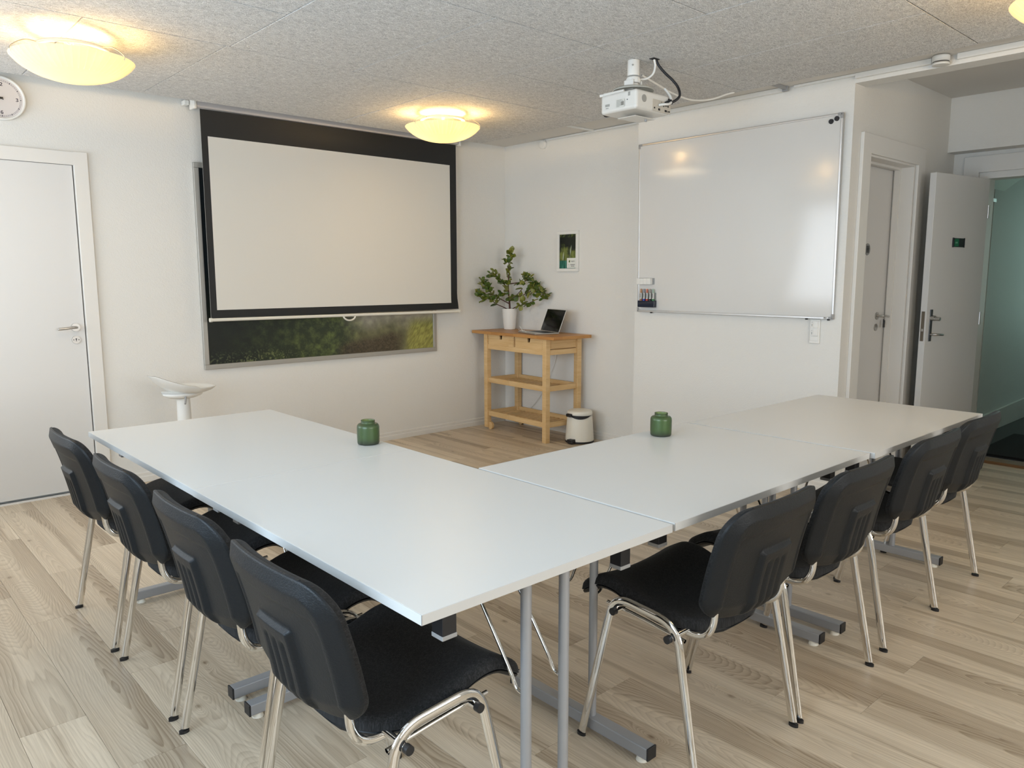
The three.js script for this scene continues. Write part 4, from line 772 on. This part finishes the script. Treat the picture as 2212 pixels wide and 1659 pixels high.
// ------------------------------------------------------------------ framed waterfall picture with the WiFi card
{
  const zc = -4.515, yc = 1.556, w = 0.242, h = 0.335, p = thing('framed_picture', 'small white frame with a waterfall print and a WiFi card above the trolley', 'picture', [XC, yc, zc]);
  const art = canvasTex(512, 768, (g, W, H) => {
    const img = g.createImageData(W, H), d = img.data;
    for (let y = 0; y < H; y++) for (let x = 0; x < W; x++) {
      const u = x / W, v = y / H, n = fbm(u * 14, v * 12, 31, 4), st = noise(u * 46, v * 5, 33), n2 = fbm(u * 5, v * 7, 35, 3);
      const hang = clamp(sst(0.25, 0.6, v + (n2 - 0.5) * 0.5) * (0.35 + st) * (0.5 + n)); let r = lerp(14, 118, hang), gg = lerp(22, 128, hang), b = lerp(14, 62, hang);
      const wf = Math.max(sst(0.055, 0, Math.abs(u - 0.22 + (v - 0.7) * 0.22)) * sst(0.45, 0.6, v), sst(0.05, 0, Math.abs(u - 0.62 + (v - 0.6) * 0.3)) * sst(0.28, 0.4, v)) * sst(0.78, 0.72, v) * clamp(st * 1.6);
      r = lerp(r, 205, wf); gg = lerp(gg, 212, wf); b = lerp(b, 200, wf);
      const wat = sst(0.755, 0.775, v); r = lerp(r, 30 + 70 * (st - 0.4), wat); gg = lerp(gg, 92 + 80 * (st - 0.4), wat); b = lerp(b, 78 + 70 * (st - 0.4), wat);
      const top = sst(0.14, 0.02, v) * (n > 0.5 ? 1 : 0.3); r = lerp(r, 96, top * 0.7); gg = lerp(gg, 110, top * 0.7); b = lerp(b, 50, top * 0.7);
      const i = (y * W + x) * 4; d[i] = clamp(r, 0, 255); d[i + 1] = clamp(gg, 0, 255); d[i + 2] = clamp(b, 0, 255); d[i + 3] = 255;
    }
    g.putImageData(img, 0, 0);
  });
  const card = canvasTex(512, 460, (g, W, H) => {
    g.fillStyle = '#e4e6df'; g.fillRect(0, 0, W, H); g.fillStyle = '#6f7a3c'; g.beginPath(); g.ellipse(140, 150, 40, 56, 0, 0, 7); g.fill(); g.fillStyle = '#2f5a2a'; g.beginPath(); g.ellipse(128, 165, 18, 40, 0.4, 0, 7); g.fill();
    g.fillStyle = '#6c6f70'; g.font = 'bold 96px sans-serif'; g.fillText('WiFi', 230, 190);
    g.fillStyle = '#9a9c98'; g.fillRect(78, 292, 60, 20); g.fillRect(96, 362, 56, 20); g.fillStyle = '#6d6e68'; g.fillRect(185, 286, 250, 30); g.fillRect(210, 356, 200, 30);
  });
  const turn = (g) => g.rotateY(-Math.PI / 2);
  part('print', turn(new THREE.PlaneGeometry(w - 0.044, h - 0.050)).translate(-0.011, 0, 0), std(0xffffff, 0.25, { map: art }), p, 'print of a waterfall over a green pool');
  part('backing', box(-0.0105, -0.001, -h / 2 + 0.01, h / 2 - 0.01, -w / 2 + 0.01, w / 2 - 0.01), M.blackMatte, p);
  const f = 0.026, d = 0.020;
  for (const s of [-1, 1]) { part('frame_bar', rbox(d, f, w, 0.003, -d / 2 - 0.001, s * (h / 2 - f / 2), 0), M.whitePlastic, p, 'white frame'); part('frame_bar', rbox(d, h - 2 * f, f - 0.002, 0.003, -d / 2 - 0.001, 0, s * (w / 2 - f / 2)), M.whitePlastic, p, 'white frame'); }
  part('wifi_card', turn(new THREE.BoxGeometry(0.108, 0.083, 0.001)).translate(-0.0125, -h / 2 + 0.071, 0.046), std(0xffffff, 0.5, { map: card }), p, 'white card that reads WiFi');
}

// ------------------------------------------------------------------ signs on the doors
{
  const s = single('toilet_sign', [plate(0.038, 0.004, [0, 0, 1], [0, 0, 0.002], 1.0)], M.steel, 'round metal toilet sign with two figures on the narrow door', 'sign', [5.185, 1.522, ZA - 0.13]);
  for (const x of [-0.011, 0.011]) part('figure', [plate(0.0042, 0.002, [0, 0, 1], [x, 0.0185, 0.0048]), rbox(0.012, 0.020, 0.002, 0.001, x, 0.003, 0.0048), rbox(0.0075, 0.018, 0.002, 0.001, x, -0.014, 0.0048)], M.blackPlastic, s, 'black figure');
  s.position.set(5.19, 1.522, ZA - 0.13);
  const a = Math.atan2(-0.167, 0.986), ux = Math.cos(a), uz = -Math.sin(a), k = -0.362;                  // along the open leaf from the hinge
  const n = thing('door_plate', 'small black door plate with a green slide on the open door', 'sign', [6.212 + ux * k + Math.sin(a) * 0.0212, 1.572, -1.845 + uz * k + Math.cos(a) * 0.0212], a);
  part('plate', rbox(0.150, 0.060, 0.005, 0.002, 0, 0, 0.0025), std(new THREE.Color(0.006, 0.007, 0.007), 0.3), n);
  part('slide', new THREE.BoxGeometry(0.055, 0.050, 0.001).translate(-0.028, 0, 0.0056), std(0xffffff, 0.4, { map: canvasTex(256, 232, (g, W, H) => { g.fillStyle = '#0e6a45'; g.fillRect(0, 0, W, H); g.fillStyle = '#9fd0b8'; g.font = 'bold 62px sans-serif'; g.fillText('LINE', 46, 140); }) }), n, 'green slide');
  part('end_grip', [rbox(0.012, 0.064, 0.008, 0.002, -0.070, 0, 0.004), rbox(0.005, 0.064, 0.008, 0.002, 0.073, 0, 0.004)], M.blackPlastic, n);
}

// ------------------------------------------------------------------ ceiling projector
{
  const p = thing('projector', 'white ceiling projector with a round mount and rear connectors', 'projector', [3.172, 0.064, -2.573]);
  p.scale.setScalar(0.951);
  const cream = std(new THREE.Color(0.76, 0.74, 0.69), 0.22), grey = std(new THREE.Color(0.36, 0.35, 0.32), 0.6);
  part('ceiling_tube', lathe([[0, 2.400], [0.030, 2.400], [0.0315, 2.406], [0.0315, 2.480], [0, 2.480]], 36), M.whitePlastic, p, 'white mount tube');
  part('collar', [lathe([[0.032, 2.364], [0.036, 2.366], [0.036, 2.386], [0.033, 2.394], [0.03, 2.394]], 36), ...Array.from({ length: 14 }, (_, i) => { const a = i / 14 * 6.283; return rbox(0.004, 0.020, 0.006, 0.001, 0.036, 2.376, 0).rotateY(a); })], M.whitePlastic, p);
  part('swivel', [lathe([[0, 2.340], [0.026, 2.340], [0.030, 2.352], [0.030, 2.364], [0, 2.366]], 30), rbox(0.01, 0.05, 0.06, 0.003, -0.035, 2.352, 0), rbox(0.01, 0.05, 0.06, 0.003, 0.035, 2.352, 0)], M.whitePlastic, p);
  part('mount_screw', rod([-0.028, 2.45, 0.018], [-0.034, 2.45, 0.0215], 0.004, 12), M.steel, p);
  part('mount_plate', lathe([[0, 2.330], [0.095, 2.328], [0.108, 2.322], [0.110, 2.326], [0.098, 2.336], [0.04, 2.343], [0, 2.344]], 48), std(new THREE.Color(0.60, 0.59, 0.53), 0.4), p, 'round mount plate');
  part('mount_arm', [tube([[0.02, 2.312, 0.03], [0.06, 2.312, 0.055], [0.09, 2.310, 0.070]], 0.008, 20, 10), tube([[-0.04, 2.312, 0.0], [-0.09, 2.308, -0.06], [-0.115, 2.304, -0.13]], 0.008, 20, 10), tube([[0.03, 2.312, -0.03], [0.07, 2.308, -0.08]], 0.008, 20, 10)], M.whitePlastic, p);
  // body: rounded in plan, side face to the camera bulges a little
  const bpart = (n, g, m, par, lab) => { const q = part(n, g, m, par, lab); q.position.y = -0.010; return q; };
  const sh = new THREE.Shape(); const hx = 0.145, hz = 0.125;
  const bx = 0.015, R = 0.032;
  sh.moveTo(-hx + R, -hz); sh.lineTo(hx - R, -hz); sh.quadraticCurveTo(hx, -hz, hx, -hz + R); sh.lineTo(hx, hz - R); sh.quadraticCurveTo(hx, hz, hx - R, hz); sh.lineTo(-hx + R * 0.5, hz); sh.quadraticCurveTo(-hx, hz, -hx - 0.002, hz - R * 0.5); sh.quadraticCurveTo(-hx - 0.008, 0, -hx, -hz + R); sh.quadraticCurveTo(-hx, -hz, -hx + R, -hz);
  const body = new THREE.ExtrudeGeometry(sh, { depth: 0.066, bevelEnabled: true, bevelThickness: 0.016, bevelSize: 0.016, bevelOffset: -0.016, bevelSegments: 6, curveSegments: 14 }).rotateX(Math.PI / 2).translate(bx, 2.294, 0.005);
  bpart('body', uvBox(body), cream, p, 'glossy white body');
  bpart('base_lid', rbox(0.17, 0.003, 0.12, 0.001, bx + 0.02, 2.1965, 0.0), cream, p);
  bpart('top_vent', [rbox(0.012, 0.020, 0.14, 0.004, bx - 0.13, 2.312, -0.035)], cream, p);
  bpart('foot_screw', rod([bx + 0.06, 2.196, 0.03], [bx + 0.06, 2.184, 0.03], 0.007, 12), M.greyPlastic, p);
  const lx = bx - hx - 0.0062;
  bpart('ventilation_grille', rbox(0.002, 0.020, 0.014, 0.001, lx + 0.003, 2.289, 0.083), grey, p, 'grey grille');
  bpart('label', rbox(0.0012, 0.042, 0.056, 0.0005, lx + 0.0012, 2.250, 0.028), std(0xffffff, 0.5, { map: canvasTex(256, 192, (g, W, H) => { g.fillStyle = '#d5d3ca'; g.fillRect(0, 0, W, H); g.fillStyle = '#9a9993'; for (let i = 0; i < 9; i++) { const l = [150, 190, 120, 205, 160, 175, 140, 210, 90][i]; g.fillRect(18, 16 + i * 18, l, 9); } g.fillStyle = '#83827c'; g.fillRect(150, 60, 84, 90); }) }), p, 'printed type label').geometry = (() => { const g = new THREE.PlaneGeometry(0.058, 0.042).rotateY(-Math.PI / 2); return g.translate(lx - 0.0008, 2.250, 0.028); })();
  bpart('side_mark', [rbox(0.001, 0.012, 0.030, 0.0003, lx + 0.003, 2.252, -0.062), rbox(0.001, 0.004, 0.018, 0.0003, lx + 0.003, 2.238, -0.064)], grey, p, 'small grey maker mark');
  bpart('side_button', [rod([lx + 0.004, 2.262, 0.072], [lx + 0.001, 2.262, 0.072], 0.0026, 10)], M.blackPlastic, p);
  // rear face with speaker and sockets
  const rz = 0.1305;
  bpart('rear_panel', rbox(0.155, 0.060, 0.003, 0.003, bx + 0.062, 2.246, rz), std(new THREE.Color(0.56, 0.52, 0.45), 0.4), p, 'beige connector panel');
  bpart('speaker_grille', rod([bx - 0.085, 2.268, rz - 0.002], [bx - 0.085, 2.268, rz + 0.001], 0.019, 28), grey, p, 'round speaker grille');
  const sock = [[0.006, 2.227, 0.010, 0.008], [0.045, 2.223, 0.016, 0.010], [0.085, 2.250, 0.008, 0.008], [0.098, 2.250, 0.005, 0.009], [0.122, 2.247, 0.009, 0.009], [0.083, 2.243, 0.008, 0.005], [0.103, 2.222, 0.020, 0.010], [0.121, 2.221, 0.005, 0.009], [0.132, 2.222, 0.010, 0.008], [0.064, 2.262, 0.003, 0.006], [0.130, 2.285, 0.015, 0.008]];
  for (const [x, y, w, h] of sock) bpart('socket', rbox(w, h, 0.003, 0.001, bx + x - 0.005, y + 0.006, rz + 0.001), M.blackPlastic, p);
  bpart('lens', [rod([bx - 0.07, 2.25, -0.118], [bx - 0.07, 2.25, -0.140], 0.036, 32)], M.blackPlastic, p, 'black lens barrel');
  bpart('lens_glass', new THREE.SphereGeometry(0.03, 24, 12, 0, 6.283, 0, 0.9).rotateX(-Math.PI / 2).translate(bx - 0.07, 2.25, -0.122), phys(new THREE.Color(0.02, 0.02, 0.03), 0.05), p);
  single('black_power_cable', [tube([[3.2477, 2.4265, -2.4916], [3.2562, 2.4009, -2.4840], [3.2829, 2.3628, -2.4631], [3.3142, 2.3248, -2.4346], [3.3285, 2.2867, -2.4108], [3.3247, 2.2458, -2.3984], [3.3038, 2.2211, -2.4108], [3.2829, 2.2116, -2.4308], [3.2771, 2.2097, -2.4460]], 0.0065, 70, 10), rod([3.2933, 2.2173, -2.4203], [3.2733, 2.2059, -2.4460], 0.0125, 14)], M.blackPlastic, 'black power cable looping from the ceiling into the projector', 'cable');
  single('white_signal_cable', [tube([[3.2353, 2.4265, -2.4935], [3.2448, 2.3961, -2.4935], [3.2524, 2.3628, -2.5106], [3.2382, 2.3409, -2.5344], [3.2096, 2.3343, -2.5582]], 0.0055, 40, 8), tube([[3.2981, 2.2896, -2.4726], [3.3038, 2.2677, -2.4555], [3.3019, 2.2392, -2.4346], [3.2857, 2.2135, -2.4203], [3.2572, 2.1992, -2.4155], [3.2296, 2.1954, -2.4231], [3.2201, 2.1945, -2.4460]], 0.0062, 50, 10)], M.whitePlastic, 'white signal cable plugged into the back of the projector', 'cable');
  single('ceiling_socket_hole', [rbox(0.05, 0.004, 0.03, 0.0015, 0, 0, 0)], M.blackMatte, 'dark cable hole in the ceiling panel above the projector', 'hole', [3.233, 2.4245, -2.490]);
}
single('ceiling_cable', tube([[3.4236, 2.4227, -2.7199], [3.5662, 2.4009, -2.7294], [3.7279, 2.3723, -2.7294], [3.8801, 2.3581, -2.7104], [4.0132, 2.3752, -2.6723], [4.1178, 2.4132, -2.6295], [4.1578, 2.4256, -2.6105]], 0.0055, 60, 8), M.whitePlastic, 'white cable sagging under the ceiling towards the whiteboard wall', 'cable');

// ------------------------------------------------------------------ ceiling lamps
function makeLamp(pos, label) {
  const l = thing('ceiling_lamp', label, 'lamp', [pos[0], 0, pos[2]], 0, 'frosted glass ceiling lamps');
  const y = pos[1], R = 0.25;
  const glass = phys(new THREE.Color(0.80, 0.68, 0.42), 0.8, { transmission: 0.24, thickness: 0, emissive: new THREE.Color(1.0, 0.74, 0.34), emissiveIntensity: 0.45 });
  const clear = phys(new THREE.Color(1, 0.95, 0.80), 0.6, { transmission: 0.9, thickness: 0, emissive: new THREE.Color(1.0, 0.84, 0.50), emissiveIntensity: 2.2 });
  const prof = (s) => [R * Math.sin(s * 1.18) / Math.sin(1.18), y - 0.098 * (Math.cos(s * 1.18) - Math.cos(1.18)) / (1 - Math.cos(1.18))];
  const outer = []; for (let i = 0; i <= 28; i++) outer.push(prof(i / 28)); outer[0][0] = 0;
  part('glass_bowl', lathe(outer, 96), glass, l, 'frosted warm glass bowl');
  // bare radial lines in the frosting
  for (let k = 0; k < 48; k++) {
    const a = k / 48 * Math.PI * 2, pos2 = [], idx = [], n = 10;
    for (let i = 0; i <= n; i++) { const [r, yy] = prof(lerp(0.52, 0.985, i / n)), w = 0.0018 + 0.0018 * i / n; for (const s of [-1, 1]) { const d = s * w, rr2 = r + 0.0008; pos2.push(Math.cos(a) * rr2 - Math.sin(a) * d, yy - 0.0008, Math.sin(a) * rr2 + Math.cos(a) * d); } }
    for (let i = 0; i < n; i++) { const q = i * 2; idx.push(q, q + 1, q + 2, q + 1, q + 3, q + 2); }
    const g = new THREE.BufferGeometry(); g.setAttribute('position', new THREE.Float32BufferAttribute(pos2, 3)); g.setAttribute('uv', new THREE.Float32BufferAttribute(new Float32Array(pos2.length / 3 * 2), 2)); g.setIndex(idx); g.computeVertexNormals();
    part('clear_line', g, clear, l);
  }
  part('top_ring', lathe([[0.128, y + 0.040], [0.146, y + 0.040], [0.148, y + 0.044], [0.146, y + 0.052], [0.128, y + 0.052], [0.128, y + 0.040]], 64), M.whitePlastic, l, 'white ring above the bowl');
  part('hanger', [rod([0, y + 0.04, 0], [0, YP, 0], 0.006, 12), rod([0, y + 0.046, 0], [0.13, y + 0.046, 0], 0.005, 8), rod([0, y + 0.046, 0], [-0.065, y + 0.046, 0.1126], 0.005, 8), rod([0, y + 0.046, 0], [-0.065, y + 0.046, -0.1126], 0.005, 8)], M.whitePlastic, l);
  for (let k = 0; k < 3; k++) { const a = k * 2.094 + 0.9, c = Math.cos(a), s = Math.sin(a); part('spring_hook', tube([[c * 0.145, y + 0.046, s * 0.145], [c * 0.19, y + 0.045, s * 0.19], [c * 0.238, y + 0.018, s * 0.238], [c * 0.254, y - 0.002, s * 0.254], [c * 0.250, y - 0.014, s * 0.250]], 0.0022, 24, 6), M.steel, l, 'thin steel hook'); }
  const bulbM = std(new THREE.Color(1, 0.9, 0.7), 0.5, { emissive: new THREE.Color(1.0, 0.80, 0.45), emissiveIntensity: 3 });
  for (const s of [-1, 1]) {
    const bx = s * 0.082, bz = s * 0.072, by = y + 0.004;
    part('bulb', new THREE.SphereGeometry(0.024, 24, 16).translate(bx, by, bz), bulbM, l, 'glowing bulb');
    const pl = new THREE.PointLight(new THREE.Color(1.0, 0.66, 0.28), LAMP_BULB, 0, 2); pl.position.set(bx, by, bz); pl.castShadow = true; pl.shadow.radius = 1.0; l.add(pl);
  }
  // light that leaves the underside of the bowl
  const under = new THREE.RectAreaLight(new THREE.Color(1.0, 0.74, 0.42), LAMP_DOWN, 0.38, 0.38); under.position.set(0, y - 0.104, 0); under.rotation.x = -Math.PI / 2; under.castShadow = true; l.add(under);
  return l;
}
makeLamp([0.972, 2.315, -3.985], 'glass bowl ceiling lamp at the left, above the white door');
makeLamp([3.225, 2.335, -4.225], 'glass bowl ceiling lamp in front of the right end of the projection screen');
makeLamp([3.45, 2.325, -0.74], 'glass bowl ceiling lamp above the right row of chairs');

// ------------------------------------------------------------------ wall clock
{
  const c = thing('wall_clock', 'round white wall clock above the plain white door', 'clock', [0.905, 2.358, ZW]);
  const face = canvasTex(512, 512, (g, W) => {
    g.fillStyle = '#d9d3d0'; g.fillRect(0, 0, W, W); const m = W / 2; g.strokeStyle = '#77727a'; g.lineWidth = 3; g.beginPath(); g.arc(m, m, 236, 0, 7); g.stroke(); g.beginPath(); g.arc(m, m, 222, 0, 7); g.stroke();
    for (let i = 0; i < 60; i++) { const a = i * Math.PI / 30; g.lineWidth = i % 5 ? 3 : 10; g.strokeStyle = i % 5 ? '#77727a' : '#2a2630'; g.beginPath(); g.moveTo(m + Math.cos(a) * 222, m + Math.sin(a) * 222); g.lineTo(m + Math.cos(a) * 236, m + Math.sin(a) * 236); g.stroke(); }
    g.fillStyle = '#26202e'; g.font = 'bold 62px sans-serif'; g.textAlign = 'center'; g.textBaseline = 'middle'; g.fillText('12', m, m - 180); g.fillText('3', m + 186, m + 2); g.fillText('6', m, m + 182); g.fillText('9', m - 186, m + 2);
  });
  part('case', lathe([[0, 0.002], [0.118, 0.002], [0.122, 0.006], [0.122, 0.026], [0.119, 0.031], [0.112, 0.031], [0.109, 0.026], [0.109, 0.016], [0, 0.016]], 64).rotateX(Math.PI / 2), M.whitePlastic, c, 'white rim');
  part('dial', new THREE.CircleGeometry(0.109, 64).translate(0, 0, 0.0165), std(0xffffff, 0.6, { map: face }), c, 'pale dial with black numerals');
  part('hand', [rbox(0.006, 0.075, 0.0015, 0.0006, 0, 0.026, 0.020).rotateZ(1.95), rbox(0.005, 0.10, 0.0015, 0.0006, 0, 0.036, 0.022).rotateZ(1.05), rod([0, 0, 0.017], [0, 0, 0.024], 0.006, 14)], M.blackPlastic, c, 'black hands');
}

// ------------------------------------------------------------------ cable trunking and junction boxes along the ceiling
{
  const w = M.whitePlastic;
  single('cable_trunking', [rbox(0.028, 0.028, 1.02, 0.003, 0, 0, 0)], w, 'white cable trunking along the top of the whiteboard wall', 'trunking', [XB - 0.0145, 2.490, -3.03]);
  single('cable_trunking', [rbox(0.022, 0.014, 0.43, 0.002, 0, 0, 0), rbox(0.012, 0.016, 0.03, 0.002, -0.004, -0.001, 0.22)], w, 'short thin cable trunking beside the alcove corner', 'trunking', [XB - 0.0115, 2.4965, -2.24]);
  single('cable_trunking', [rbox(0.024, 0.030, 0.41, 0.003, 0, 0, 0)], w, 'cable trunking on the beam left of the round box', 'trunking', [XB - 0.0125, 2.489, -1.875]);
  single('cable_trunking', [rbox(0.024, 0.030, 1.0, 0.003, 0, 0, 0)], w, 'cable trunking on the beam right of the round box', 'trunking', [XB - 0.0125, 2.489, -1.045]);
  single('cable_trunking', [rbox(0.018, 0.016, 1.10, 0.002, 0, 0, 0)], w, 'thin cable trunking on the corner wall above the picture', 'trunking', [XC - 0.0095, 2.4945, -4.225]);
  single('cable_trunking', [rbox(0.36, 0.020, 0.018, 0.002, -0.085, 0, 0), rbox(0.02, 0.034, 0.034, 0.003, 0.098, -0.004, 0)], M.greyPlastic, 'grey ceiling trunking that turns onto the whiteboard wall', 'trunking', [4.462, 2.4945, -2.505]);
  single('cable_trunking', [rbox(0.36, 0.014, 0.014, 0.002, 0, 0, 0)], w, 'thin trunking across the ceiling near the corner', 'trunking', [4.565, 2.4975, -4.235]);
  const j = thing('junction_box', 'round white junction box on the ceiling beam', 'box', [XB - 0.045, 2.452, -1.615]);
  part('box_body', lathe([[0, 0], [0.040, 0], [0.043, 0.003], [0.043, 0.014], [0, 0.014]], 40), w, j); part('shadow_gap', lathe([[0, 0.014], [0.040, 0.014], [0.040, 0.018], [0, 0.018]], 40), M.blackMatte, j); part('box_cap', lathe([[0, 0.018], [0.043, 0.018], [0.043, 0.044], [0.040, 0.050], [0, 0.0525]], 40), w, j);
  const k = thing('junction_box', 'small round white box high on the corner wall', 'box', [XC, 2.462, -4.815]);
  part('box_body', lathe([[0, 0], [0.034, 0], [0.036, 0.004], [0.035, 0.024], [0.030, 0.028], [0, 0.028]], 36).rotateZ(Math.PI / 2), w, k);
  part('cable_clip', rbox(0.012, 0.012, 0.01, 0.002, -0.012, 0.028, 0.02), w, k);
}

renderer.render(scene, camera);
